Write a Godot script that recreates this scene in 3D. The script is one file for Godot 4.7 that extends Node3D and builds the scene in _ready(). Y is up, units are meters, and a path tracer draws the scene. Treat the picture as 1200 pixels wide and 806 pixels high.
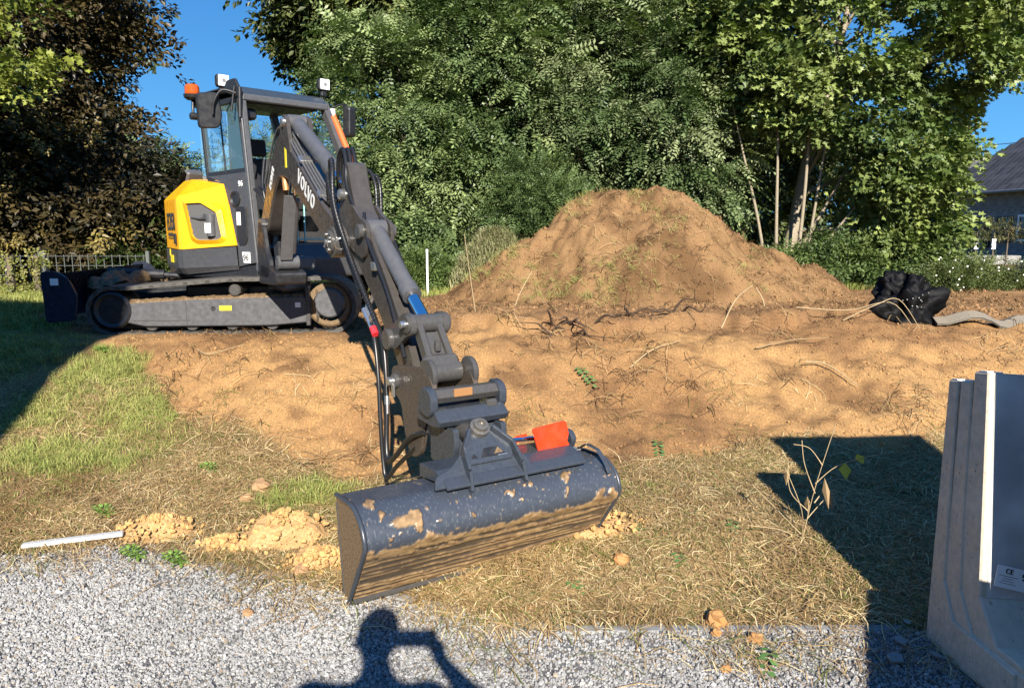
extends Node3D
# A compact excavator with a tilting grading bucket on a sandy bank, seen from a gravel yard.

var rng := RandomNumberGenerator.new()
var n1 := FastNoiseLite.new()
var n2 := FastNoiseLite.new()
var n3 := FastNoiseLite.new()
var taken := {}
var M := {}

# ------------------------------------------------------------------ mesh builder
class MB:
	var v := PackedVector3Array()
	var n := PackedVector3Array()
	var c := PackedColorArray()
	var col := Color.WHITE
	var use_c := false
	var xf := Transform3D.IDENTITY

	func tri_n(a: Vector3, b: Vector3, d: Vector3, na: Vector3, nb: Vector3, nd: Vector3) -> void:
		v.append(xf * a); v.append(xf * b); v.append(xf * d)
		n.append((xf.basis * na).normalized()); n.append((xf.basis * nb).normalized()); n.append((xf.basis * nd).normalized())
		c.append(col); c.append(col); c.append(col)

	func tri(a: Vector3, b: Vector3, d: Vector3) -> void:
		var nn := (d - a).cross(b - a)
		if nn.length_squared() < 1e-16:
			return
		nn = nn.normalized()
		tri_n(a, b, d, nn, nn, nn)

	func face(a: Vector3, b: Vector3, d: Vector3, out: Vector3) -> void:
		if (d - a).cross(b - a).dot(out) < 0.0:
			tri(a, d, b)
		else:
			tri(a, b, d)

	func quad(a: Vector3, b: Vector3, d: Vector3, e: Vector3, out: Vector3) -> void:
		face(a, b, d, out); face(a, d, e, out)

	func quad_n(a: Vector3, b: Vector3, d: Vector3, e: Vector3, na: Vector3, nb: Vector3, nd: Vector3, ne: Vector3) -> void:
		if (d - a).cross(b - a).dot(na + nb + nd) < 0.0:
			tri_n(a, d, b, na, nd, nb); tri_n(a, e, d, na, ne, nd)
		else:
			tri_n(a, b, d, na, nb, nd); tri_n(a, d, e, na, nd, ne)

	# polygon in the xy plane, extruded from z0 to z1 with chamfered rims
	func prism(poly_in: PackedVector2Array, z0: float, z1: float, bev := 0.0) -> void:
		var poly := poly_in.duplicate()
		var area := 0.0
		var k := poly.size()
		for i in k:
			area += poly[i].cross(poly[(i + 1) % k])
		if area < 0.0:
			poly.reverse()
		var inn := PackedVector2Array()
		for i in k:
			var e0 := (poly[i] - poly[(i + k - 1) % k]).normalized()
			var e1 := (poly[(i + 1) % k] - poly[i]).normalized()
			var m0 := Vector2(-e0.y, e0.x)
			var m1 := Vector2(-e1.y, e1.x)
			var m := m0 + m1
			if m.length() < 0.1:
				m = m0
			m = m.normalized()
			inn.append(poly[i] + m * (bev / maxf(0.4, m.dot(m0))))
		var idx := Geometry2D.triangulate_polygon(inn)
		for i in range(0, idx.size(), 3):
			var a := inn[idx[i]]
			var b := inn[idx[i + 1]]
			var d := inn[idx[i + 2]]
			face(Vector3(a.x, a.y, z1), Vector3(b.x, b.y, z1), Vector3(d.x, d.y, z1), Vector3(0, 0, 1))
			face(Vector3(a.x, a.y, z0), Vector3(b.x, b.y, z0), Vector3(d.x, d.y, z0), Vector3(0, 0, -1))
		for i in k:
			var p := poly[i]
			var q := poly[(i + 1) % k]
			var pi := inn[i]
			var qi := inn[(i + 1) % k]
			var e := q - p
			var o := Vector3(e.y, -e.x, 0)
			quad(Vector3(p.x, p.y, z0 + bev), Vector3(q.x, q.y, z0 + bev), Vector3(q.x, q.y, z1 - bev), Vector3(p.x, p.y, z1 - bev), o)
			if bev > 0.0:
				var e2 := o.normalized()
				quad(Vector3(p.x, p.y, z1 - bev), Vector3(q.x, q.y, z1 - bev), Vector3(qi.x, qi.y, z1), Vector3(pi.x, pi.y, z1), e2 + Vector3(0, 0, 1))
				quad(Vector3(p.x, p.y, z0 + bev), Vector3(q.x, q.y, z0 + bev), Vector3(qi.x, qi.y, z0), Vector3(pi.x, pi.y, z0), e2 - Vector3(0, 0, 1))

	func box(at: Vector3, size: Vector3, bev := 0.004) -> void:
		var old := xf
		xf = xf * Transform3D(Basis(), at)
		var h := size * 0.5
		var b := minf(bev, minf(h.x, minf(h.y, h.z)) * 0.45)
		prism(PackedVector2Array([Vector2(-h.x + b, -h.y), Vector2(h.x - b, -h.y), Vector2(h.x, -h.y + b), Vector2(h.x, h.y - b), Vector2(h.x - b, h.y), Vector2(-h.x + b, h.y), Vector2(-h.x, h.y - b), Vector2(-h.x, -h.y + b)]), -h.z, h.z, b)
		xf = old

	# box section from a to b; w along «side», h across
	func bar(a: Vector3, b: Vector3, w: float, h: float, side := Vector3(0, 0, 1), bev := 0.004) -> void:
		var old := xf
		var y := (b - a).normalized()
		var z := (side - y * side.dot(y))
		if z.length() < 0.01:
			z = y.cross(Vector3(1, 0, 0.3))
		z = z.normalized()
		var x := y.cross(z)
		xf = xf * Transform3D(Basis(x, y, z), (a + b) * 0.5)
		box(Vector3.ZERO, Vector3(h, a.distance_to(b), w), bev)
		xf = old

	func tube(pts: PackedVector3Array, rad: Array, seg := 8, caps := true) -> void:
		var k := pts.size()
		var up := Vector3(0.31, 0.87, 0.38)
		var prev: Array = []
		var prevn: Array = []
		for i in k:
			var d := (pts[mini(i + 1, k - 1)] - pts[maxi(i - 1, 0)]).normalized()
			var x := up - d * up.dot(d)
			if x.length() < 0.05:
				x = Vector3(1, 0.2, 0.1) - d * Vector3(1, 0.2, 0.1).dot(d)
			x = x.normalized()
			up = x
			var y := d.cross(x)
			var r: float = rad[mini(i, rad.size() - 1)]
			var ring: Array = []
			var rn: Array = []
			for j in seg:
				var a := TAU * j / seg
				var o := x * cos(a) + y * sin(a)
				ring.append(pts[i] + o * r); rn.append(o)
			if i > 0:
				for j in seg:
					var j2 := (j + 1) % seg
					quad_n(prev[j], prev[j2], ring[j2], ring[j], prevn[j], prevn[j2], rn[j2], rn[j])
			if caps and (i == 0 or i == k - 1):
				for j in seg:
					face(pts[i], ring[j], ring[(j + 1) % seg], d * (-1.0 if i == 0 else 1.0))
			prev = ring
			prevn = rn

	# profile of (radius, height) turned about an axis from «at» along «axis»; flat-shaded along the profile, smooth around
	func lathe(prof: PackedVector2Array, at: Vector3, axis: Vector3, seg := 24) -> void:
		var y := axis.normalized()
		var x := y.cross(Vector3(0.3, 0.2, 0.93) if absf(y.z) < 0.8 else Vector3(0.1, 1, 0)).normalized()
		var z := x.cross(y)
		for i in prof.size() - 1:
			var p := prof[i]
			var q := prof[i + 1]
			var e := q - p
			var m := Vector2(e.y, -e.x).normalized()
			for j in seg:
				var a0 := TAU * j / seg
				var a1 := TAU * (j + 1) / seg
				var o0 := x * cos(a0) + z * sin(a0)
				var o1 := x * cos(a1) + z * sin(a1)
				var u0 := o0 * m.x + y * m.y
				var u1 := o1 * m.x + y * m.y
				quad_n(at + o0 * p.x + y * p.y, at + o1 * p.x + y * p.y, at + o1 * q.x + y * q.y, at + o0 * q.x + y * q.y, u0, u1, u1, u0)

	func disc_pin(a: Vector3, b: Vector3, r: float, seg := 20, bev := 0.006) -> void:
		var l := a.distance_to(b)
		lathe(PackedVector2Array([Vector2(0, 0), Vector2(r - bev, 0), Vector2(r, bev), Vector2(r, l - bev), Vector2(r - bev, l), Vector2(0, l)]), a, b - a, seg)

	func hexbolt(at: Vector3, axis: Vector3, r: float, h: float) -> void:
		lathe(PackedVector2Array([Vector2(r, 0), Vector2(r, h * 0.85), Vector2(r * 0.85, h), Vector2(0, h)]), at, axis, 6)

	func mesh() -> ArrayMesh:
		var arr := []
		arr.resize(Mesh.ARRAY_MAX)
		arr[Mesh.ARRAY_VERTEX] = v
		arr[Mesh.ARRAY_NORMAL] = n
		if use_c:
			arr[Mesh.ARRAY_COLOR] = c
		var m := ArrayMesh.new()
		m.add_surface_from_arrays(Mesh.PRIMITIVE_TRIANGLES, arr)
		return m

func mb() -> MB:
	return MB.new()

func v3(x: float, y: float, z: float) -> Vector3:
	return Vector3(x, y, z)

func poly(a: Array) -> PackedVector2Array:
	var p := PackedVector2Array()
	for i in range(0, a.size(), 2):
		p.append(Vector2(a[i], a[i + 1]))
	return p

func rounded(p: PackedVector2Array, r: float, steps := 4) -> PackedVector2Array:
	var o := PackedVector2Array()
	var k := p.size()
	for i in k:
		var a := p[(i + k - 1) % k]
		var b := p[i]
		var d := p[(i + 1) % k]
		var rr := minf(r, minf(a.distance_to(b), b.distance_to(d)) * 0.45)
		var s := b + (a - b).normalized() * rr
		var e := b + (d - b).normalized() * rr
		for j in steps + 1:
			var t := float(j) / steps
			o.append(s.lerp(b, t).lerp(b.lerp(e, t), t))
	return o

func spline(pts: Array, per := 8) -> PackedVector3Array:
	var o := PackedVector3Array()
	var k := pts.size()
	for i in k - 1:
		var p0: Vector3 = pts[maxi(i - 1, 0)]
		var p1: Vector3 = pts[i]
		var p2: Vector3 = pts[i + 1]
		var p3: Vector3 = pts[mini(i + 2, k - 1)]
		for j in per:
			o.append(p1.cubic_interpolate(p2, p0, p3, float(j) / per))
	o.append(pts[k - 1])
	return o

# ------------------------------------------------------------------ nodes
func numbered(called: String) -> String:
	var k: int = taken.get(called, 0)
	taken[called] = k + 1
	return called if k == 0 else "%s_%03d" % [called, k]

func tag(o: Node3D, label: String, category := "", group := "", kind := "") -> Node3D:
	if label: o.set_meta("label", label)
	if category: o.set_meta("category", category)
	if group: o.set_meta("group", group)
	if kind: o.set_meta("kind", kind)
	return o

func thing(called: String, label: String, category: String, xf := Transform3D.IDENTITY, group := "") -> Node3D:
	var o := Node3D.new()
	o.name = numbered(called)
	o.transform = xf
	add_child(o, true)
	tag(o, label, category, group)
	return o

func part(called: String, b: MB, m: Material, parent: Node3D, xf := Transform3D.IDENTITY) -> MeshInstance3D:
	var o := MeshInstance3D.new()
	o.name = numbered(called) if parent == self else called
	o.mesh = b.mesh()
	o.material_override = m
	o.transform = xf
	parent.add_child(o, true)
	return o

func solo(called: String, b: MB, m: Material, label: String, category: String, group := "", xf := Transform3D.IDENTITY) -> MeshInstance3D:
	var o := part(called, b, m, self, xf)
	tag(o, label, category, group)
	return o

func many(called: String, mesh: Mesh, m: Material, xfs: Array, cols: Array, parent: Node3D) -> MultiMeshInstance3D:
	var mm := MultiMesh.new()
	mm.transform_format = MultiMesh.TRANSFORM_3D
	mm.use_colors = true
	mm.mesh = mesh
	mm.instance_count = xfs.size()
	for i in xfs.size():
		mm.set_instance_transform(i, xfs[i])
		mm.set_instance_color(i, cols[i])
	var o := MultiMeshInstance3D.new()
	o.name = numbered(called) if parent == self else called
	o.multimesh = mm
	o.material_override = m
	parent.add_child(o, true)
	o.set_meta("kind", "stuff")
	return o

# ------------------------------------------------------------------ materials (colours given linear)
func mat(c: Color, rough := 0.6, metal := 0.0, spec := 0.5) -> StandardMaterial3D:
	var m := StandardMaterial3D.new()
	m.albedo_color = c.linear_to_srgb()
	m.roughness = rough
	m.metallic = metal
	m.metallic_specular = spec
	return m

func noise_tex(seed_: int, freq: float, lo: float, hi: float, size := 512, oct := 4, contrast := 1.0) -> NoiseTexture2D:
	var f := FastNoiseLite.new()
	f.seed = seed_
	f.noise_type = FastNoiseLite.TYPE_SIMPLEX_SMOOTH
	f.frequency = freq
	f.fractal_octaves = oct
	var t := NoiseTexture2D.new()
	t.width = size; t.height = size
	t.seamless = true
	t.noise = f
	var g := Gradient.new()
	g.offsets = PackedFloat32Array([0.5 - 0.5 / contrast, 0.5 + 0.5 / contrast])
	g.colors = PackedColorArray([Color(lo, lo, lo), Color(hi, hi, hi)])
	t.color_ramp = g
	return t

func tri_map(m: StandardMaterial3D, scale: float, world := false) -> void:
	m.uv1_triplanar = true
	m.uv1_world_triplanar = world
	m.uv1_scale = Vector3(scale, scale, scale)

func paint(c: Color, rough: float, tex: Texture2D, scale := 1.4, metal := 0.0) -> StandardMaterial3D:
	var m := mat(c, rough, metal)
	m.albedo_texture = tex
	m.roughness_texture = M.t_rough
	m.roughness = rough
	tri_map(m, scale)
	return m

func make_materials() -> void:
	M.t_grime = noise_tex(11, 0.025, 0.88, 1.0, 512, 5, 1.2)
	M.t_rough = noise_tex(12, 0.02, 0.55, 1.0, 512, 5, 1.8)
	M.t_fine = noise_tex(13, 0.06, 0.0, 1.0, 512, 4, 1.4)
	M.t_soil = noise_tex(14, 0.02, 0.72, 1.0, 1024, 6, 1.7)
	M.t_conc = noise_tex(15, 0.008, 0.8, 1.0, 512, 6, 1.6)
	M.grey = paint(Color(0.062, 0.061, 0.063), 0.5, M.t_grime)
	M.boom = paint(Color(0.060, 0.053, 0.047), 0.34, M.t_grime)
	M.yellow = paint(Color(0.86, 0.40, 0.008), 0.42, noise_tex(16, 0.01, 0.93, 1.0, 512, 4, 1.2))
	M.black = paint(Color(0.018, 0.018, 0.02), 0.6, M.t_grime)
	M.frame = paint(Color(0.088, 0.088, 0.092), 0.5, M.t_grime)
	M.rubber = paint(Color(0.075, 0.07, 0.062), 0.95, M.t_grime, 2.0)
	M.hose = mat(Color(0.012, 0.012, 0.013), 0.35)
	M.steel = mat(Color(0.55, 0.55, 0.54), 0.3, 0.9)
	M.chrome = mat(Color(0.75, 0.76, 0.78), 0.08, 1.0)
	M.cast = paint(Color(0.066, 0.063, 0.06), 0.42, M.t_grime, 3.0)
	M.roof = paint(Color(0.035, 0.045, 0.055), 0.4, M.t_grime)
	M.navy = paint(Color(0.02, 0.024, 0.04), 0.35, M.t_grime)
	M.white = mat(Color(0.8, 0.8, 0.78), 0.5)
	M.lens = mat(Color(0.85, 0.87, 0.9), 0.12)
	M.amber = mat(Color(0.45, 0.075, 0.01), 0.15)
	M.orange = mat(Color(0.75, 0.13, 0.03), 0.6)
	M.red = paint(Color(0.72, 0.05, 0.012), 0.5, noise_tex(17, 0.01, 0.85, 1.0, 512, 4, 1.4))
	M.redp = mat(Color(0.7, 0.03, 0.04), 0.4)
	M.lemon = mat(Color(0.75, 0.6, 0.02), 0.5)
	M.teal = mat(Color(0.25, 0.5, 0.45), 0.4)
	M.text_w = mat(Color(0.7, 0.7, 0.68), 0.5)
	M.text_k = mat(Color(0.03, 0.03, 0.03), 0.5)
	M.seat = mat(Color(0.02, 0.02, 0.022), 0.85)
	M.inner = mat(Color(0.12, 0.12, 0.125), 0.8)
	M.copper = mat(Color(0.5, 0.25, 0.1), 0.5, 0.6)
	M.mesh_grey = mat(Color(0.22, 0.22, 0.22), 0.6, 0.3)
	var gl := mat(Color(0.35, 0.62, 0.66), 0.03)
	gl.albedo_color.a = 0.14
	gl.transparency = BaseMaterial3D.TRANSPARENCY_ALPHA
	gl.metallic_specular = 0.9
	M.glass = gl
	M.pinmetal = paint(Color(0.22, 0.20, 0.17), 0.4, M.t_grime, 4.0, 0.6)
	M.rusty = paint(Color(0.085, 0.066, 0.05), 0.6, M.t_soil, 3.0)
	M.mud = paint(Color(0.20, 0.13, 0.065), 0.95, M.t_soil, 3.0)
	var b := mat(Color(1, 1, 1), 0.5)
	b.vertex_color_use_as_albedo = true
	b.roughness_texture = M.t_rough
	tri_map(b, 3.0)
	M.bucket = b
	M.bpaint = paint(Color(0.042, 0.05, 0.064), 0.42, M.t_grime, 2.5)
	var g := mat(Color(1, 1, 1), 0.95, 0.0, 0.2)
	g.vertex_color_use_as_albedo = true
	g.albedo_texture = M.t_soil
	g.heightmap_enabled = true
	g.heightmap_texture = M.t_fine
	g.heightmap_scale = 0.25
	tri_map(g, 2.7, true)
	M.ground = g
	var vc := mat(Color(1, 1, 1), 0.9, 0.0, 0.25)
	vc.vertex_color_use_as_albedo = true
	M.vc = vc
	var lf := mat(Color(1, 1, 1), 0.48, 0.0, 0.45)
	lf.vertex_color_use_as_albedo = true
	lf.backlight_enabled = true
	lf.backlight = Color(0.5, 0.6, 0.25)
	M.leaf = lf
	var gr := mat(Color(1, 1, 1), 0.6, 0.0, 0.3)
	gr.vertex_color_use_as_albedo = true
	gr.backlight_enabled = true
	gr.backlight = Color(0.4, 0.45, 0.2)
	M.blade = gr
	M.bark = paint(Color(0.16, 0.125, 0.085), 0.95, M.t_soil, 2.0)
	M.pale_bark = paint(Color(0.36, 0.30, 0.21), 0.9, M.t_soil, 2.0)
	M.concrete = paint(Color(0.66, 0.57, 0.44), 0.88, M.t_conc, 1.1)
	var pits := Image.create(512, 512, false, Image.FORMAT_RGB8)
	var pr := RandomNumberGenerator.new()
	pr.seed = 77
	for y in 512:
		for x in 512:
			var k := clampf(0.90 + n2.get_noise_2d(x * 2.0, y * 2.0) * 0.07 + n1.get_noise_2d(x * 0.8, y * 2.0) * 0.05, 0.7, 1.0)
			pits.set_pixel(x, y, Color(k, k * 0.995, k * 0.985))
	for i in 150:      # air holes
		var px := pr.randi_range(3, 508)
		var py := pr.randi_range(3, 508)
		var pq := pr.randf_range(0.6, 2.4) * (1.0 if pr.randf() < 0.85 else 1.6)
		for dy in range(-3, 4):
			for dx in range(-3, 4):
				if Vector2(dx, dy).length() < pq: pits.set_pixel(clampi(px + dx, 0, 511), clampi(py + dy, 0, 511), Color(0.6, 0.58, 0.55))
	M.concrete.albedo_texture = ImageTexture.create_from_image(pits)
	M.concrete.heightmap_enabled = true
	M.concrete.heightmap_texture = M.t_fine
	M.concrete.heightmap_scale = 0.15
	M.smooth_conc = paint(Color(0.58, 0.57, 0.54), 0.7, M.t_conc, 0.8)
	M.kerb = paint(Color(0.27, 0.265, 0.25), 0.9, M.t_conc, 2.0)
	M.stick = mat(Color(0.26, 0.18, 0.09), 0.9)
	M.pale_stick = mat(Color(0.36, 0.27, 0.15), 0.85)
	M.root = mat(Color(0.06, 0.035, 0.02), 0.95)
	M.wire = mat(Color(0.14, 0.15, 0.14), 0.5, 0.5)

# ------------------------------------------------------------------ terrain
func pw(x: float, a: Array) -> float:
	if x <= a[0]:
		return a[1]
	for i in range(2, a.size(), 2):
		if x <= a[i]:
			return lerpf(a[i - 1], a[i + 1], (x - a[i - 2]) / (a[i] - a[i - 2]))
	return a[a.size() - 1]

const EDGE := [-12.0, -3.3, -2.6, -3.55, -2.04, -3.68, -1.5, -3.47, -0.76, -3.18, -0.18, -2.97, 0.17, -2.84, 1.61, -2.84, 12.0, -2.8]
const DIRT := [-9.0, -8.6, -4.6, -7.6, -3.8, -6.6, -2.9, -5.9, -2.33, -5.35, -1.6, -4.95, -1.05, -4.5, 0.5, -4.55, 0.9, -4.65, 2.0, -4.78, 6.0, -4.85, 14.0, -5.5]

func edge_z(x: float) -> float:
	return pw(x, EDGE)

func mound(x: float, z: float) -> float:
	var dx := (x - 1.70) / (3.0 if x > 1.70 else 2.7)
	var dz := (z + 11.0) / 2.15
	var d := sqrt(dx * dx + dz * dz)
	return clampf((1.0 - d + n1.get_noise_2d(x * 20.0, z * 20.0) * 0.16 * d) * 1.42, 0.0, 1.15)

func dirtness(x: float, z: float) -> float:   # > 0 where bare earth
	var w := n1.get_noise_2d(x * 60.0, z * 60.0) * 0.55 + n2.get_noise_2d(x * 40.0, z * 40.0) * 0.25
	var d := (pw(x, DIRT) - z) / 0.5 + w
	if z < -9.2:
		d = minf(d, (z + 10.4) / 0.5 + w * 2.0 + (2.4 if x > 3.5 else 0.0))
		d = maxf(d, mound(x, z) * 8.0 - 0.3 + w)
	if x < -4.4:
		d = minf(d, (x + 5.2) / 0.5 + w)
	return d

func height(x: float, z: float) -> float:
	var e := edge_z(x) - z
	var h := smoothstep(0.0, 1.2, e) * 0.06
	if e > 0.0:
		h += (n1.get_noise_2d(x * 50.0, z * 50.0) + 0.3) * 0.03 * smoothstep(0.1, 0.6, e)
	else:
		h += n1.get_noise_2d(x * 25.0, z * 25.0) * 0.012
	var foot := -4.45 + n1.get_noise_2d(x * 18.0, 7.0) * 0.3
	var t := smoothstep(foot, foot - 2.15, z)
	h += 0.58 * t
	h += 0.10 * exp(-pow((z + 6.7) / 0.45, 2.0)) * smoothstep(1.6, 3.2, x)
	h += 0.10 * exp(-pow((z + 7.6) / 0.6, 2.0)) * smoothstep(-0.8, 0.2, x) * smoothstep(3.4, 2.4, x)
	h -= 0.10 * exp(-pow((z + 5.6) / 0.5, 2.0) - pow((x - 0.9) / 0.9, 2.0))
	var led := -6.72 + n2.get_noise_2d(x * 60.0, 40.0) * 0.35
	h += 0.13 * (smoothstep(led, led - 0.16, z) - smoothstep(led, led - 1.4, z)) * smoothstep(-1.2, -0.3, x) * smoothstep(4.2, 3.0, x)
	var d := clampf(dirtness(x, z), 0.0, 1.0)
	var rough := n2.get_noise_2d(x * 30.0, z * 30.0) * 0.050 + n2.get_noise_2d(x * 110.0, z * 110.0) * 0.048 + n3.get_noise_2d(x * 240.0, z * 240.0) * 0.022
	var m := mound(x, z)
	if m > 0.0:
		h += 1.42 * (m - pow(maxf(0.0, m - 0.7), 2.0) / 0.9)
		h += minf(1.0, m * 2.0) * (0.06 * exp(-pow((x - 2.1) / 0.4, 2.0)) - 0.22 * exp(-pow((x - 0.45) / 0.42, 2.0)) - 0.26 * exp(-pow((x - 3.1) / 0.5, 2.0)))
		rough += n2.get_noise_2d(x * 28.0 + 90.0, z * 28.0) * 0.30 * minf(1.0, m * 3.0) + n3.get_noise_2d(x * 120.0, z * 120.0) * 0.06 * minf(1.0, m * 3.0) + n2.get_noise_2d(x * 80.0, z * 80.0 + 30.0) * 0.09 * minf(1.0, m * 3.0)
	h += rough * (0.25 + 0.75 * d) * smoothstep(0.0, 0.4, e)
	h -= 0.25 * smoothstep(-15.0, -26.0, z)
	# the level stand of the machine
	var q := maxf(maxf(absf(x + 2.75) - 1.45, absf(z + 7.85) - 1.02), 0.0)
	var s := 1.0 - smoothstep(0.0, 0.45, q)
	h = lerpf(h, 0.635 + rough * 0.3, s)
	return h

func gnormal(x: float, z: float, e := 0.06) -> Vector3:
	return Vector3(height(x - e, z) - height(x + e, z), 2.0 * e, height(x, z - e) - height(x, z + e)).normalized()

func green(x: float, z: float) -> float:      # share of green among the grass
	var w := n1.get_noise_2d(x * 45.0 + 31.0, z * 45.0) * 0.9
	var a := smoothstep(-1.9, -2.7, x) * smoothstep(-4.1, -4.7, z)
	a = maxf(a, exp(-pow((x + 1.15) / 0.35, 2.0) - pow((z + 4.2) / 0.3, 2.0)) * 1.2)
	a = maxf(a, exp(-pow((x - 0.65) / 0.5, 2.0) - pow((z + 4.35) / 0.3, 2.0)) * 0.8)
	a = maxf(a, 0.22)
	a *= 0.55 + 0.45 * smoothstep(-0.15, 0.1, n2.get_noise_2d(x * 55.0, z * 55.0 + 20.0))
	if z < -8.0:
		a = 0.85
	return clampf(a + w * 0.5, 0.0, 1.0)

func ground_color(x: float, z: float) -> Color:
	var k := n1.get_noise_2d(x * 35.0, z * 35.0)
	var k2 := n2.get_noise_2d(x * 90.0, z * 90.0)
	if edge_z(x) - z < 0.0:
		return Color(0.22, 0.215, 0.21).lerp(Color(0.15, 0.145, 0.14), clampf(0.5 + k2, 0, 1))
	var soil := Color(0.44, 0.255, 0.108).lerp(Color(0.30, 0.165, 0.074), clampf(0.4 + k * 2.2, 0, 1))
	soil = soil.lerp(Color(0.19, 0.105, 0.05), clampf(k2 * 2.0 - 0.12, 0, 0.8))
	var up := smoothstep(-6.3, -7.2, z)
	soil = soil.lerp(Color(0.25, 0.145, 0.072), up * 0.8)
	if mound(x, z) > 0.0:
		soil = Color(0.29, 0.17, 0.08).lerp(Color(0.155, 0.088, 0.042), clampf(0.35 + k2 * 1.3 + k, 0, 1))
	var turf := Color(0.26, 0.175, 0.085).lerp(Color(0.16, 0.16, 0.045), green(x, z))
	turf = turf.lerp(Color(0.16, 0.095, 0.045), clampf(0.2 + k2, 0, 0.8))
	return turf.lerp(soil, smoothstep(-0.1, 0.25, dirtness(x, z)))

func axis_list(lo: float, hi: float, step: float, far: float, grow := 1.22) -> PackedFloat32Array:
	var a := PackedFloat32Array()
	var left: Array = []
	var s := step
	var p := lo
	while p > -far:
		s *= grow
		p -= s
		left.append(p)
	left.reverse()
	for q in left: a.append(q)
	var n := int(round((hi - lo) / step))
	for i in n + 1: a.append(lo + (hi - lo) * i / n)
	s = step
	p = hi
	while p < far:
		s *= grow
		p += s
		a.append(p)
	return a

func terrain() -> void:
	var xs := axis_list(-5.2, 5.6, 0.032, 320.0, 1.15)
	var zs := axis_list(-13.2, -1.4, 0.036, 320.0, 1.15)
	var W := xs.size()
	var H := zs.size()
	var P := PackedVector3Array()
	var C := PackedColorArray()
	var K := PackedByteArray()
	P.resize(W * H); C.resize(W * H); K.resize(W * H)
	for j in H:
		for i in W:
			var x := xs[i]
			var z := zs[j]
			P[j * W + i] = Vector3(x, height(x, z), z)
			C[j * W + i] = ground_color(x, z)
			var kind := 1
			if edge_z(x) - z < 0.0: kind = 0
			elif mound(x, z) > 0.03: kind = 3
			elif dirtness(x, z) > 0.1: kind = 2
			K[j * W + i] = kind
	var N := PackedVector3Array()
	N.resize(W * H)
	for j in H:
		for i in W:
			var dx := P[j * W + mini(i + 1, W - 1)] - P[j * W + maxi(i - 1, 0)]
			var dz := P[mini(j + 1, H - 1) * W + i] - P[maxi(j - 1, 0) * W + i]
			N[j * W + i] = dz.cross(dx).normalized()
	var idx: Array = [PackedInt32Array(), PackedInt32Array(), PackedInt32Array(), PackedInt32Array()]
	var buckets := [PackedInt32Array(), PackedInt32Array(), PackedInt32Array(), PackedInt32Array()]
	for kind in 4:
		var b: PackedInt32Array = buckets[kind]
		for j in H - 1:
			for i in W - 1:
				var a := j * W + i
				if K[a] == kind:
					b.append(a); b.append(a + 1); b.append(a + W + 1)
					b.append(a); b.append(a + W + 1); b.append(a + W)
		idx[kind] = b
	var names := ["gravel_yard", "ground", "dirt_bank", "dirt_mound"]
	for kind in 4:
		var remap := PackedInt32Array()
		remap.resize(W * H)
		remap.fill(-1)
		var pv := PackedVector3Array()
		var pn := PackedVector3Array()
		var pc := PackedColorArray()
		var ii := PackedInt32Array()
		var b: PackedInt32Array = idx[kind]
		for a in b:
			if remap[a] < 0:
				remap[a] = pv.size()
				pv.append(P[a]); pn.append(N[a]); pc.append(C[a])
			ii.append(remap[a])
		var arr := []
		arr.resize(Mesh.ARRAY_MAX)
		arr[Mesh.ARRAY_VERTEX] = pv; arr[Mesh.ARRAY_NORMAL] = pn; arr[Mesh.ARRAY_COLOR] = pc; arr[Mesh.ARRAY_INDEX] = ii
		var m := ArrayMesh.new()
		m.add_surface_from_arrays(Mesh.PRIMITIVE_TRIANGLES, arr)
		var o := MeshInstance3D.new()
		o.name = names[kind]
		o.mesh = m
		o.material_override = M.ground
		add_child(o, true)
		if kind == 3:
			tag(o, "high mound of dug brown earth with tufts of grass in front of the trees", "dirt mound")
		else:
			o.set_meta("kind", "structure")

# ------------------------------------------------------------------ loose cover of the ground
func stone_mesh(seed_: int, detail := 1, flat := 0.7) -> ArrayMesh:
	var r := RandomNumberGenerator.new()
	r.seed = seed_
	var b := mb()
	var seg := 6 if detail == 1 else 10
	var rings := 3 if detail == 1 else 6
	var P := []
	for j in rings + 1:
		var row := []
		for i in seg:
			var a := TAU * i / seg + 0.3 * j
			var e := -PI / 2 + PI * j / rings
			var q := Vector3(cos(e) * cos(a), sin(e) * flat, cos(e) * sin(a)) * r.randf_range(0.78, 1.2)
			if j == 0 or j == rings:
				q = Vector3(0, sin(e) * flat * 0.9, 0)
			row.append(q * 0.5)
		P.append(row)
	for j in rings:
		for i in seg:
			var i2 := (i + 1) % seg
			b.quad(P[j][i], P[j][i2], P[j + 1][i2], P[j + 1][i], P[j][i] + P[j + 1][i2])
	return b.mesh()

func random_basis(s: float) -> Basis:
	return Basis.from_euler(Vector3(rng.randf_range(0, TAU), rng.randf_range(0, TAU), rng.randf_range(0, TAU))).scaled(Vector3(s, s, s))

func blade_tuft(seed_: int, n: int, h: float, spread: float, w: float, lean: float) -> ArrayMesh:
	var r := RandomNumberGenerator.new()
	r.seed = seed_
	var b := mb()
	b.use_c = true
	for i in n:
		var a := r.randf() * TAU
		var p := Vector3(r.randf_range(-spread, spread), 0, r.randf_range(-spread, spread))
		var d := Vector3(cos(a), 0, sin(a))
		var side := Vector3(-d.z, 0, d.x) * w * r.randf_range(0.6, 1.2)
		var hh := h * r.randf_range(0.55, 1.2)
		var l := hh * lean * r.randf_range(0.3, 1.2)
		var m := p + Vector3(0, hh * 0.6, 0) + d * l * 0.35
		var t := p + Vector3(0, hh * (1.0 - 0.25 * lean), 0) + d * l
		var k := r.randf_range(0.75, 1.25)
		b.col = Color(k, k, k)
		b.tri(p - side, p + side, m + side * 0.8)
		b.tri(p - side, m + side * 0.8, m - side * 0.8)
		b.tri(m - side * 0.8, m + side * 0.8, t)
	return b.mesh()

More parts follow.
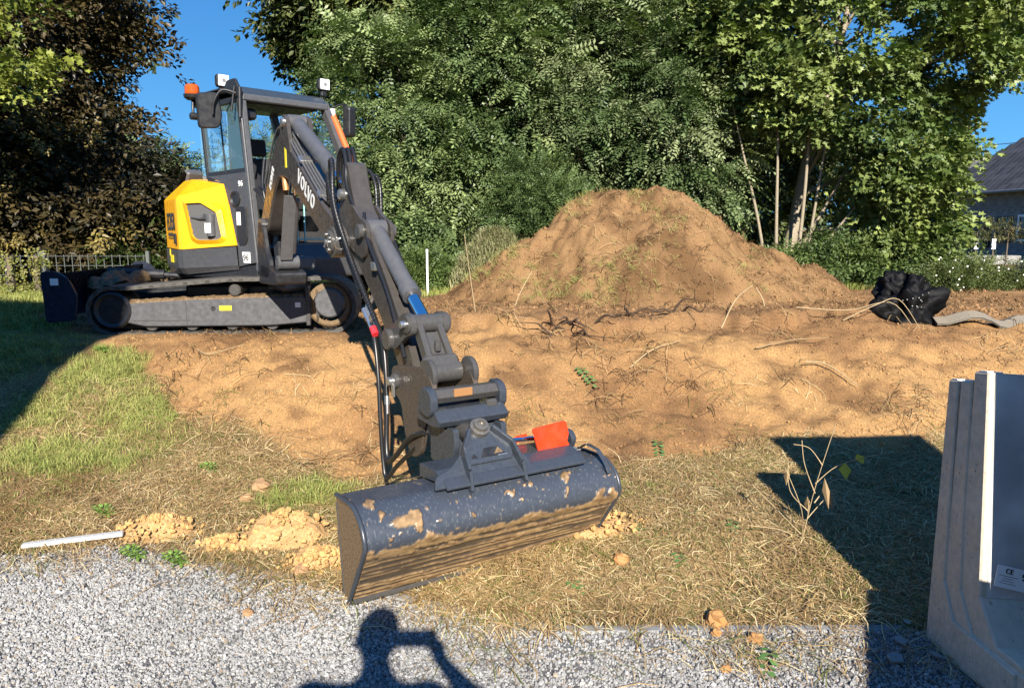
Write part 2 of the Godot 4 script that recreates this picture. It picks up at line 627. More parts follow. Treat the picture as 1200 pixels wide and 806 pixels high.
func straw_bundle(seed_: int, n: int, l: float, w: float, rise: float) -> ArrayMesh:
	var r := RandomNumberGenerator.new()
	r.seed = seed_
	var b := mb()
	b.use_c = true
	for i in n:
		var a := r.randf() * TAU
		var d := Vector3(cos(a), 0, sin(a))
		var side := Vector3(-d.z, 0.25, d.x) * w * r.randf_range(0.6, 1.3)
		var ll := l * r.randf_range(0.35, 1.2)
		var p := Vector3(r.randf_range(-0.1, 0.1), r.randf_range(0.002, 0.012), r.randf_range(-0.1, 0.1)) - d * ll * 0.5
		var pts := []
		var bend := r.randf_range(-0.35, 0.35)
		for k in 4:
			var t := k / 3.0
			pts.append(p + d * ll * t + Vector3(-d.z, 0, d.x) * bend * ll * t * t + Vector3(0, rise * 4.0 * t * (1.0 - t) * r.randf_range(0.2, 1.2), 0))
		var k2 := r.randf_range(0.6, 1.3)
		b.col = Color(k2, k2 * r.randf_range(0.92, 1.0), k2 * r.randf_range(0.8, 1.0))
		for k in 3:
			b.tri(pts[k] - side, pts[k] + side, pts[k + 1] + side)
			b.tri(pts[k] - side, pts[k + 1] + side, pts[k + 1] - side)
	return b.mesh()

func seat_basis(x: float, z: float, s: float) -> Basis:
	var n := gnormal(x, z)
	var a := rng.randf() * TAU
	var f := Vector3(cos(a), 0, sin(a))
	var r := n.cross(f).normalized()
	return Basis(r, n, r.cross(n)).scaled(Vector3(s, s, s))

func cover() -> void:
	# gravel: every pebble a stone of its own
	var sets := []
	for k in 5: sets.append([[], []])
	var tries := 0
	var placed := 0
	while placed < 125000 and tries < 360000:
		tries += 1
		var z := -1.7 - 2.3 * rng.randf()
		var x := rng.randf_range(-1.0, 1.0) * (0.55 - z * 0.76)
		var e := edge_z(x) - z
		if e > 0.25 or (e > -0.02 and rng.randf() > 0.10 * (1.0 - e / 0.25)):
			continue
		if n2.get_noise_2d(x * 45.0 + 60.0, z * 45.0) > 0.26 and rng.randf() < 0.4: continue
		if e > -0.35 and rng.randf() < 0.35 * (1.0 + e / 0.35):
			continue
		var k := rng.randi() % 5
		var s := rng.randf_range(0.0055, 0.0135) * (1.7 if rng.randf() < 0.05 else 1.0)
		var g := rng.randf_range(0.19, 0.32)
		g *= 1.0 + 0.35 * n1.get_noise_2d(x * 45.0, z * 45.0)
		if rng.randf() < 0.10: g = rng.randf_range(0.07, 0.15)
		if rng.randf() < 0.08: g = rng.randf_range(0.32, 0.42)
		var c := Color(g, g * 0.985, g * 0.96)
		if rng.randf() < 0.07: c = Color(g * 0.9, g * 0.75, g * 0.58)
		sets[k][0].append(Transform3D(random_basis(s), Vector3(x, height(x, z) + s * 0.22, z)))
		sets[k][1].append(c)
		placed += 1
	for k in 5:
		many("gravel_stones", stone_mesh(50 + k), M.vc, sets[k][0], sets[k][1], self)
	# clods and crumbs on the bare earth
	sets = [[[], []], [[], []], [[], []], [[], []]]
	placed = 0
	tries = 0
	while placed < 26000 and tries < 90000:
		tries += 1
		var z := -4.2 - 7.6 * pow(rng.randf(), 1.3)
		var x := rng.randf_range(-0.74, 0.74) * (-z + 0.8)
		var d := dirtness(x, z)
		if d < 0.05: continue
		var cl := n1.get_noise_2d(x * 55.0 + 11.0, z * 55.0)
		if cl < -0.05 and rng.randf() < 0.8: continue
		var s := 0.006 + 0.022 * pow(rng.randf(), 3.0) + (0.03 * rng.randf() if rng.randf() < 0.012 else 0.0)
		if z < -7.2: s *= 1.9
		var c := ground_color(x, z) * rng.randf_range(0.6, 1.0)
		var k := rng.randi() % 4
		sets[k][0].append(Transform3D(random_basis(s), Vector3(x, height(x, z) + s * 0.1, z)))
		sets[k][1].append(c)
		placed += 1
	for k in 4:
		many("earth_crumbs", stone_mesh(70 + k), M.vc, sets[k][0], sets[k][1], self)
	# dry straw on the verge and thinly on the earth
	sets = [[[], []], [[], []], [[], []]]
	placed = 0
	tries = 0
	while placed < 20000 and tries < 80000:
		tries += 1
		var z := -2.55 - 3.2 * rng.randf()
		var x := rng.randf_range(-0.72, 0.72) * (-z + 0.8)
		var e := edge_z(x) - z
		var d := dirtness(x, z)
		if e < -1.0: continue
		if e < 0.05 and rng.randf() > 0.16 * smoothstep(-0.5, 0.05, e): continue
		if d > 0.15 and rng.randf() > 0.02: continue
		if n2.get_noise_2d(x * 50.0, z * 50.0) < -0.13 and rng.randf() < 0.8: continue
		var gr := green(x, z)
		if gr > 0.6 and rng.randf() < 0.7: continue
		var k := rng.randi() % 3
		var c := Color(0.46, 0.33, 0.165).lerp(Color(0.22, 0.13, 0.06), rng.randf() * 0.85)
		if rng.randf() < 0.15: c = Color(0.66, 0.54, 0.31)
		if x < -2.6 and z > -4.7: c = c.lerp(Color(0.22, 0.11, 0.05), 0.5)
		if rng.randf() < 0.10 + gr * 0.3: c = Color(0.14, 0.16, 0.04)
		sets[k][0].append(Transform3D(seat_basis(x, z, rng.randf_range(0.7, 1.25)), Vector3(x, height(x, z), z)))
		sets[k][1].append(c)
		placed += 1
	for k in 3:
		many("dry_straw", straw_bundle(90 + k, 7, 0.16, 0.0013, 0.018), M.blade, sets[k][0], sets[k][1], self)
	# fine rootlets and straws on the dug earth
	sets = [[], []]
	for i in 5200:
		var z := -4.6 - 7.5 * pow(rng.randf(), 0.8)
		var x := rng.randf_range(-0.7, 0.7) * (-z + 0.8)
		if dirtness(x, z) < 0.1: continue
		if z > -8.6 and n1.get_noise_2d(x * 40.0, z * 40.0 + 50.0) < 0.05 and rng.randf() < 0.85: continue
		var c := Color(0.09, 0.05, 0.025) if rng.randf() < 0.6 else Color(0.38, 0.27, 0.14)
		sets[0].append(Transform3D(seat_basis(x, z, rng.randf_range(0.6, 1.6)), Vector3(x, height(x, z), z)))
		sets[1].append(c)
	many("rootlets", straw_bundle(99, 3, 0.17, 0.0018, 0.03), M.blade, sets[0], sets[1], self)
	# green grass
	sets = [[[], []], [[], []], [[], []]]
	placed = 0
	tries = 0
	while placed < 17000 and tries < 200000:
		tries += 1
		var far := rng.randf() < 0.30
		var z := (-7.2 - 7.0 * rng.randf()) if far else (-2.6 - 4.6 * rng.randf())
		var x := rng.randf_range(-0.74, 0.74) * (-z + 0.8)
		var e := edge_z(x) - z
		if e < 0.03: continue
		var d := dirtness(x, z)
		var m := mound(x, z)
		var gr := green(x, z)
		var p := gr * gr
		if d > 0.1: p = 0.0
		if m > 0.05:
			p = smoothstep(0.08, 0.25, n1.get_noise_2d(x * 80.0 + 70.0, z * 80.0)) * (0.7 if x < 2.2 else 0.15)
			p = maxf(p, 0.9 * exp(-pow((x - 1.35) / 0.45, 2.0) - pow((z + 9.25) / 0.25, 2.0)))
			p = maxf(p, 0.6 * exp(-pow((x - 0.35) / 0.22, 2.0) - pow((z + 9.6) / 0.5, 2.0)))
		if rng.randf() > p: continue
		var k := rng.randi() % 3
		var c := Color(0.20, 0.25, 0.055).lerp(Color(0.42, 0.38, 0.13), rng.randf() * (0.95 if gr < 0.7 else 0.75))
		if m > 0.05: c = c.lerp(Color(0.30, 0.26, 0.10), 0.4)
		var s := rng.randf_range(0.6, 1.25) * (1.4 if far else 0.85) * (0.5 + 0.5 * gr) * (0.7 if m > 0.05 else 1.0)
		sets[k][0].append(Transform3D(seat_basis(x, z, s), Vector3(x, height(x, z) - 0.005, z)))
		sets[k][1].append(c)
		placed += 1
	for k in 3:
		many("green_grass", blade_tuft(120 + k, 9, 0.085, 0.055, 0.0022, 1.0), M.blade, sets[k][0], sets[k][1], self)

# ------------------------------------------------------------------ trees and shrubs
func leafquad(b: MB, at: Vector3, dir: Vector3, side: Vector3, l: float, w: float, fold: float) -> void:
	var up := side.cross(dir).normalized() * fold * w
	var m := at + dir * l * 0.45
	b.tri(at, m + side * w * 0.5 + up, m)
	b.tri(at, m, m - side * w * 0.5 + up)
	b.tri(m, m + side * w * 0.5 + up, at + dir * l)
	b.tri(m, at + dir * l, m - side * w * 0.5 + up)

func pinnate(seed_: int, pairs := 6, l := 0.24, ll := 0.055, lw := 0.024) -> ArrayMesh:
	var r := RandomNumberGenerator.new()
	r.seed = seed_
	var b := mb()
	b.use_c = true
	for i in pairs * 2 + 1:
		var t := (float(i / 2) + 0.8) / (pairs + 0.6)
		var p := Vector3(0, -0.10 * l * t * t * 2.0, l * t)
		var s := 1.0 if i % 2 == 0 else -1.0
		var d := Vector3(s * 0.9, r.randf_range(-0.45, 0.05), 0.35).normalized()
		if i == pairs * 2:
			d = Vector3(0, -0.3, 1).normalized()
		var side := d.cross(Vector3(r.randf_range(-0.35, 0.35), 1, r.randf_range(-0.35, 0.35))).normalized()
		var k := r.randf_range(0.8, 1.2)
		b.col = Color(k, k, k)
		var m := p + d * ll * 0.5
		var w := side * lw * 0.5
		b.tri(p, m + w, p + d * ll)
		b.tri(p, p + d * ll, m - w)
	return b.mesh()

func leaf_spray(seed_: int, n: int, l: float, leaf: float, width: float, lobed := false) -> ArrayMesh:
	var r := RandomNumberGenerator.new()
	r.seed = seed_
	var b := mb()
	b.use_c = true
	for i in n:
		var t := (i + 0.5) / n
		var a := i * 2.4 + r.randf() * 0.6
		var p := Vector3(0, -0.12 * l * t * t, l * t)
		var d := Vector3(cos(a) * 0.9, sin(a) * 0.45 - 0.25, 0.55).normalized()
		var side := d.cross(Vector3(r.randf_range(-0.5, 0.5), 1, r.randf_range(-0.5, 0.5))).normalized()
		var k := r.randf_range(0.75, 1.25)
		b.col = Color(k, k * r.randf_range(0.96, 1.04), k * r.randf_range(0.85, 1.1))
		var s := leaf * r.randf_range(0.7, 1.15)
		p += d * leaf * 0.35
		if lobed:
			var up := side.cross(d).normalized() * 0.12 * s
			var ol := [Vector2(0, 0), Vector2(0.55, 0.12), Vector2(0.28, 0.34), Vector2(0.62, 0.62), Vector2(0.24, 0.62), Vector2(0, 1.0), Vector2(-0.24, 0.62), Vector2(-0.62, 0.62), Vector2(-0.28, 0.34), Vector2(-0.55, 0.12)]
			var cc := p + d * s * 0.4
			for q in ol.size():
				var u: Vector2 = ol[q]
				var v: Vector2 = ol[(q + 1) % ol.size()]
				b.tri(cc, p + d * s * u.y + side * s * u.x + up * absf(u.x) * 2.0, p + d * s * v.y + side * s * v.x + up * absf(v.x) * 2.0)
		else:
			leafquad(b, p, d, side, s, s * width, 0.15)
	return b.mesh()

# boughs: [centre, radius, leaves, tone]
func crown(called: String, parent: Node3D, mesh: Mesh, boughs: Array, c0: Color, c1: Color, s0: float, s1: float, centre: Vector3) -> void:
	var xs := []
	var cs := []
	for q in boughs:
		var c: Vector3 = q[0]
		var r: float = q[1]
		var out := (c - centre)
		out.y *= 0.4
		out = out.normalized()
		for i in int(q[2]):
			var d := Vector3(rng.randfn(), rng.randfn() * 0.5, rng.randfn()) * r * 0.43
			var p := c + d
			var f := (d.normalized() * 0.8 + out * 0.7 + Vector3(rng.randfn(), rng.randfn() - 0.5, rng.randfn()) * 0.45).normalized()
			var up := (Vector3.UP + out * 0.5 + Vector3(rng.randfn(), rng.randfn(), rng.randfn()) * 0.45).normalized()
			var x := up.cross(f)
			if x.length() < 0.05: continue
			x = x.normalized()
			var s := rng.randf_range(s0, s1)
			xs.append(Transform3D(Basis(x, f.cross(x), f).scaled(Vector3(s, s, s)), p))
			var t := clampf(q[3] * 1.3 - 0.15 + rng.randf_range(-0.25, 0.25), 0.0, 1.0)
			cs.append(c0.lerp(c1, t) * rng.randf_range(0.8, 1.15))
	many(called, mesh, M.leaf, xs, cs, parent)

func boughs_in(centre: Vector3, rad: Vector3, n: int, r0: float, r1: float, leaves: int, inner := 0.45, low := -1.0) -> Array:
	var o := []
	var tries := 0
	while o.size() < n and tries < n * 20:
		tries += 1
		var d := Vector3(rng.randfn(), rng.randfn(), rng.randfn() + 0.25).normalized()
		if d.y < low: continue
		var k := pow(rng.randf_range(inner, 1.0), 0.7)
		var r := rng.randf_range(r0, r1)
		o.append([centre + d * rad * k, r, int(leaves * r * r / (r1 * r1) + leaves * 0.3), rng.randf()])
	return o

func trunk_and_limbs(t: Node3D, base: Vector3, top: Vector3, r: float, boughs: Array, limbs: int, m: Material) -> void:
	var b := mb()
	var pts := []
	for i in 6:
		var k := i / 5.0
		pts.append(base.lerp(top, k) + Vector3(rng.randfn(), 0, rng.randfn()) * 0.05 * (1.0 if i > 0 else 0.0))
	pts[0].y -= 0.1
	var sp := spline(pts, 4)
	var rad := []
	for i in sp.size(): rad.append(r * (1.0 - 0.8 * i / sp.size()) + (r * 0.5 if i == 0 else 0.0))
	b.tube(sp, rad, 9)
	part("trunk", b, m, t)
	for i in mini(limbs, boughs.size()):
		b = mb()
		var c: Vector3 = boughs[i * boughs.size() / limbs][0]
		var k := clampf((c.y - base.y) / (top.y - base.y) * 0.7, 0.15, 0.9)
		var s := base.lerp(top, k)
		b.tube(spline([s, s.lerp(c, 0.5) + Vector3(0, 0.12, 0), c], 4), [r * 0.28, r * 0.26, r * 0.23, r * 0.2, r * 0.17, r * 0.14, r * 0.11, r * 0.08, r * 0.05], 6)
		part("limb", b, m, t)

func gy(x: float, z: float) -> float:
	return height(x, z)

func tree(called: String, label: String, group: String, x: float, z: float, cy: float, rad: Vector3, n: int, leaves: int, r0: float, r1: float, mesh: Mesh, c0: Color, c1: Color, s0: float, s1: float, tr: float, limbs: int, bark: Material, low := -1.0, inner := 0.45) -> Node3D:
	var t := thing(called, label, "tree", Transform3D.IDENTITY, group)
	var c := Vector3(x, cy, z)
	var bo := boughs_in(c, rad, n, r0, r1, leaves, inner, low)
	trunk_and_limbs(t, Vector3(x, gy(x, z), z), Vector3(x + 0.1, cy + rad.y * 0.7, z), tr, bo, limbs, bark)
	crown("crown", t, mesh, bo, c0, c1, s0, s1, c)
	return t

func trees() -> void:
	var pin := pinnate(1)
	var pin2 := pinnate(2, 7, 0.26, 0.06, 0.026)
	var oak := leaf_spray(3, 10, 0.28, 0.10, 0.55)
	var small := leaf_spray(4, 12, 0.22, 0.065, 0.5)
	var maple := leaf_spray(5, 6, 0.20, 0.088, 1.0, true)
	var g0 := Color(0.07, 0.11, 0.036)
	var g1 := Color(0.225, 0.285, 0.11)
	# pale-leaved locust thicket in the middle
	var gl := "locust trees behind the earth mound"
	tree("locust_tree", "feathery green locust tree just right of the excavator boom", gl, -1.95, -13.3, 3.0, v3(1.3, 2.6, 1.1), 80, 62, 0.30, 0.58, pin, g0, g1, 1.0, 1.9, 0.09, 8, M.bark, -1.0)
	tree("locust_tree", "tall feathery locust tree above the pale grassy hump", gl, -0.45, -13.9, 3.9, v3(1.5, 3.3, 1.2), 102, 62, 0.30, 0.58, pin2, g0, g1, 1.0, 1.9, 0.10, 9, M.bark, -1.0)
	tree("locust_tree", "silvery green locust tree rising behind the left slope of the mound", gl, 1.15, -14.0, 3.9, v3(1.5, 3.4, 1.2), 102, 62, 0.30, 0.58, pin, g0, Color(0.24, 0.285, 0.135), 1.0, 1.9, 0.10, 9, M.bark, -1.0)
	tree("locust_tree", "locust tree with drooping sprays behind the mound's summit", gl, 2.75, -13.8, 3.6, v3(1.35, 3.0, 1.1), 89, 62, 0.30, 0.58, pin2, g0, Color(0.24, 0.285, 0.135), 1.0, 1.9, 0.09, 8, M.bark, -1.0)
	tree("locust_tree", "low bushy locust at the foot of the thicket left of the mound", gl, 0.55, -12.6, 1.7, v3(0.75, 1.1, 0.6), 42, 80, 0.3, 0.48, pin, g0, Color(0.12, 0.17, 0.055), 0.75, 1.2, 0.05, 5, M.bark, -1.0)
	# behind the machine
	tree("locust_tree", "slender locust with open wispy top seen through the cab", gl, -4.1, -13.4, 2.1, v3(1.2, 1.5, 0.9), 60, 50, 0.3, 0.5, pin, g0, Color(0.14, 0.19, 0.07), 0.75, 1.2, 0.07, 8, M.bark, -1.0, 0.2)
	tree("locust_tree", "light green locust between the dark tree and the cab", gl, -5.8, -13.2, 1.9, v3(0.75, 1.2, 0.7), 48, 70, 0.3, 0.5, pin2, Color(0.07, 0.105, 0.04), Color(0.17, 0.215, 0.09), 0.75, 1.2, 0.06, 7, M.bark, -1.0, 0.2)
	# tall broadleaf behind
	tree("oak_tree", "tall dark oak at the top of the gap of sky beside the cab", "", -2.7, -16.0, 6.2, v3(2.2, 2.6, 1.6), 120, 62, 0.4, 0.75, oak, Color(0.04, 0.055, 0.016), Color(0.17, 0.185, 0.055), 1.0, 1.7, 0.22, 12, M.bark, -0.7)
	tree("ash_tree", "broad ash rising behind the locust thicket at the top of the view", "", 1.0, -17.5, 5.6, v3(3.4, 3.6, 1.6), 170, 62, 0.45, 0.85, oak, Color(0.045, 0.065, 0.018), Color(0.17, 0.19, 0.06), 0.95, 1.5, 0.26, 12, M.bark, -1.0)
	tree("ash_tree", "dense ash between the thicket and the maple", "", 4.6, -17.2, 5.0, v3(2.2, 4.2, 1.4), 130, 62, 0.45, 0.8, oak, Color(0.045, 0.065, 0.018), Color(0.15, 0.175, 0.055), 0.95, 1.5, 0.22, 10, M.bark, -1.0)
	# maple on the right with pale stems
	var mt := thing("maple_tree", "spreading maple with several pale stems right of the earth mound", "tree")
	var mc := v3(5.75, 4.75, -13.4)
	var bo := boughs_in(mc, v3(3.1, 3.1, 1.9), 215, 0.34, 0.64, 50, 0.5, -0.62)
	bo.append_array(boughs_in(v3(6.55, 2.15, -12.6), v3(1.1, 1.0, 0.9), 60, 0.35, 0.55, 46, 0.4))
	bo = bo.filter(func(q): return q[0].y > 3.9 or q[0].x < -q[0].z * 0.562)
	trunk_and_limbs(mt, v3(4.75, gy(4.75, -13.4), -13.4), v3(5.9, 6.4, -13.5), 0.13, bo, 14, M.pale_bark)
	for q in [[v3(4.35, 0.6, -12.9), v3(3.55, 3.6, -12.7), 0.031], [v3(4.45, 0.6, -12.8), v3(4.2, 4.0, -12.6), 0.034], [v3(4.72, 0.6, -12.7), v3(4.75, 4.4, -12.5), 0.034], [v3(4.85, 0.6, -12.7), v3(5.15, 4.2, -12.4), 0.029], [v3(4.9, 1.2, -13.0), v3(6.0, 3.6, -12.6), 0.034], [v3(4.95, 0.9, -12.9), v3(5.9, 2.3, -12.4), 0.027]]:
		var b := mb()
		var a: Vector3 = q[0]
		var e: Vector3 = q[1]
		b.tube(spline([a, a.lerp(e, 0.35) + v3(rng.randf_range(-0.05, 0.05), 0.02, 0), a.lerp(e, 0.7) + v3(rng.randf_range(-0.05, 0.05), 0.03, 0), e], 4), [q[2], q[2], q[2] * 0.95, q[2] * 0.9, q[2] * 0.8, q[2] * 0.8, q[2] * 0.7, q[2] * 0.6, q[2] * 0.6, q[2] * 0.5, q[2] * 0.4], 7)
		part("stem", b, M.pale_bark, mt)
	crown("crown", mt, maple, bo, Color(0.07, 0.11, 0.028), Color(0.235, 0.285, 0.085), 0.8, 1.3, mc)
	# dark purple-brown tree on the left
	var dk := thing("chestnut_tree", "huge dark chestnut with browning leaves filling the left edge", "tree")
	var dc := v3(-8.72, 4.6, -12.8)
	bo = boughs_in(dc, v3(2.5, 4.6, 1.6), 230, 0.4, 0.7, 62, 0.5)
	bo.append_array(boughs_in(v3(-6.3, 1.9, -12.2), v3(1.1, 1.0, 0.7), 40, 0.3, 0.5, 40, 0.3))
	bo.append_array(boughs_in(v3(-8.2, 2.2, -12.0), v3(1.2, 1.3, 0.7), 46, 0.3, 0.5, 40, 0.3))
	trunk_and_limbs(dk, v3(-7.6, gy(-7.6, -13.0), -13.0), v3(-7.8, 7.6, -13.0), 0.3, bo, 14, M.bark)
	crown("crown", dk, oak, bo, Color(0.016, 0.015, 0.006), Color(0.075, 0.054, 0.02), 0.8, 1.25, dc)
	bo = boughs_in(v3(-7.1, 2.6, -11.4), v3(1.8, 1.7, 0.3), 20, 0.2, 0.36, 16, 0.2)
	crown("yellowing_leaves", dk, small, bo, Color(0.13, 0.10, 0.025), Color(0.36, 0.27, 0.08), 0.9, 1.4, dc)
	# maple branch reaching in at the top left
	var mb2 := thing("maple_tree", "bright yellow-green maple boughs reaching in at the upper left corner", "tree")
	bo = boughs_in(v3(-6.9, 3.75, -9.6), v3(1.25, 1.0, 0.7), 44, 0.25, 0.42, 22, 0.3)
	trunk_and_limbs(mb2, v3(-9.6, gy(-9.6, -9.4), -9.4), v3(-8.2, 6.0, -9.5), 0.16, bo, 8, M.bark)
	crown("crown", mb2, maple, bo, Color(0.09, 0.12, 0.02), Color(0.25, 0.28, 0.05), 0.65, 1.0, v3(-7.2, 3.9, -9.8))
	# undergrowth
	var gs := "bushes along the foot of the trees"
	for q in [
		["green bush at the machine's rear below the dark tree", -6.0, -12.0, 0.95, v3(0.55, 0.6, 0.4), 20],
		["leafy bush beneath the excavator cab's far side", -3.3, -12.6, 0.95, v3(1.0, 0.55, 0.5), 26],
		["low green bush beside the thin white pole", -1.35, -11.6, 0.75, v3(0.75, 0.42, 0.4), 26],
		["nettle-green bush left of the mound's right foot under the maple", 4.9, -12.2, 0.9, v3(0.9, 0.55, 0.5), 30],
		["broad dark-green bush under the maple's right side", 6.3, -12.3, 0.9, v3(0.9, 0.55, 0.5), 34],
		["bush by the pale post at the maple's right", 7.0, -13.8, 0.7, v3(0.7, 0.35, 0.5), 24]]:
		var t := thing("bush", q[0], "bush", Transform3D.IDENTITY, gs)
		var c := v3(q[1], q[3], q[2])
		var bs := boughs_in(c, q[4], q[5], 0.22, 0.38, 55, 0.2)
		var b := mb()
		for i in 7:
			b.tube(PackedVector3Array([v3(c.x + rng.randf_range(-0.2, 0.2), gy(c.x, c.z) - 0.05, c.z), bs[i][0]]), [0.015, 0.006], 5)
		part("stems", b, M.bark, t)
		crown("foliage", t, small if q[1] > 4.0 else pin, bs, Color(0.05, 0.085, 0.02), Color(0.13, 0.18, 0.05), 0.8, 1.2, c)
	# pale grassy hump between bush and mound
	var hump := thing("grass_hump", "pale hump of dry grass left of the earth mound", "grass hump")
	var xs := []
	var cs := []
	for i in 600:
		var a := rng.randf() * TAU
		var r := sqrt(rng.randf())
		var p := v3(-0.42 + cos(a) * r * 0.42, 0, -11.0 + sin(a) * r * 0.35)
		p.y = gy(p.x, p.z) + 0.42 * (1.0 - r * r) - 0.05
		xs.append(Transform3D(Basis(Vector3.UP, rng.randf() * TAU).scaled(Vector3(1.6, 1.9, 1.6)), p))
		cs.append(Color(0.30, 0.27, 0.15).lerp(Color(0.22, 0.24, 0.10), rng.randf()))
	many("dry_grass", blade_tuft(140, 9, 0.11, 0.06, 0.003, 1.1), M.blade, xs, cs, hump)
	# woodland far behind, only a dark mass between the trunks
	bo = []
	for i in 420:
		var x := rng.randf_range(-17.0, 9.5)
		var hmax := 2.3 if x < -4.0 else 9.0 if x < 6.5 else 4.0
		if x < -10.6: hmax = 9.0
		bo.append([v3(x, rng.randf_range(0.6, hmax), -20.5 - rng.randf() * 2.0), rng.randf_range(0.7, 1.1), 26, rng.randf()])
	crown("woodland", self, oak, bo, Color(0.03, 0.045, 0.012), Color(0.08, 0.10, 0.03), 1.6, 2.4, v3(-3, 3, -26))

# ------------------------------------------------------------------ the excavator
const BD := Vector3(-0.08, 0, -3.4)

func letter(parent: Node3D, text: String, size: float, m: Material, at: Vector3, right: Vector3, up: Vector3, squash := 1.0, called := "lettering") -> void:
	var f := SystemFont.new()
	f.font_names = PackedStringArray(["Droid Sans"])
	f.font_weight = 700
	var t := TextMesh.new()
	t.text = text
	t.font = f
	t.font_size = 32
	t.pixel_size = size / 23.0
	t.depth = 0.002
	t.curve_step = 2.0
	var o := MeshInstance3D.new()
	o.name = called
	o.mesh = t
	o.material_override = m
	var x := right.normalized()
	var z := x.cross(up).normalized()
	o.transform = Transform3D(Basis(x * squash, z.cross(x), z), at)
	parent.add_child(o, true)

func loft(b: MB, rings: Array, center: Vector3, closed := false) -> void:
	for i in rings.size() - 1:
		var p: Array = rings[i]
		var q: Array = rings[i + 1]
		for j in (p.size() if closed else p.size() - 1):
			var j2: int = (j + 1) % p.size()
			var mid: Vector3 = (p[j] + p[j2] + q[j] + q[j2]) * 0.25
			b.quad(p[j], p[j2], q[j2], q[j], mid - center)

# axes for prisms in plan: xy of the outline are (forward, right), extruded downwards from u1 to u0
func plan(b: MB, p: PackedVector2Array, u0: float, u1: float, bev := 0.006) -> void:
	var old := b.xf
	b.xf = old * Transform3D(Basis(Vector3(1, 0, 0), Vector3(0, 0, 1), Vector3(0, -1, 0)), Vector3.ZERO)
	b.prism(p, -u1, -u0, bev)
	b.xf = old

func coil_hose(b: MB, pts: Array, r: float, guard := true) -> void:
	var sp := spline(pts, 10)
	b.tube(sp, [r], 7)
	if guard:   # spiral guard round the hose
		var l := 0.0
		var h := PackedVector3Array()
		for i in sp.size() - 1:
			var d := sp[i + 1] - sp[i]
			var x := d.cross(Vector3(0.2, 0.9, 0.3)).normalized()
			var y := d.cross(x).normalized()
			var k := maxi(2, int(d.length() / 0.004))
			for j in k:
				var t := float(j) / k
				var a := (l + d.length() * t) / 0.024 * TAU
				h.append(sp[i] + d * t + (x * cos(a) + y * sin(a)) * r)
			l += d.length()
		b.tube(h, [0.0035], 4, false)

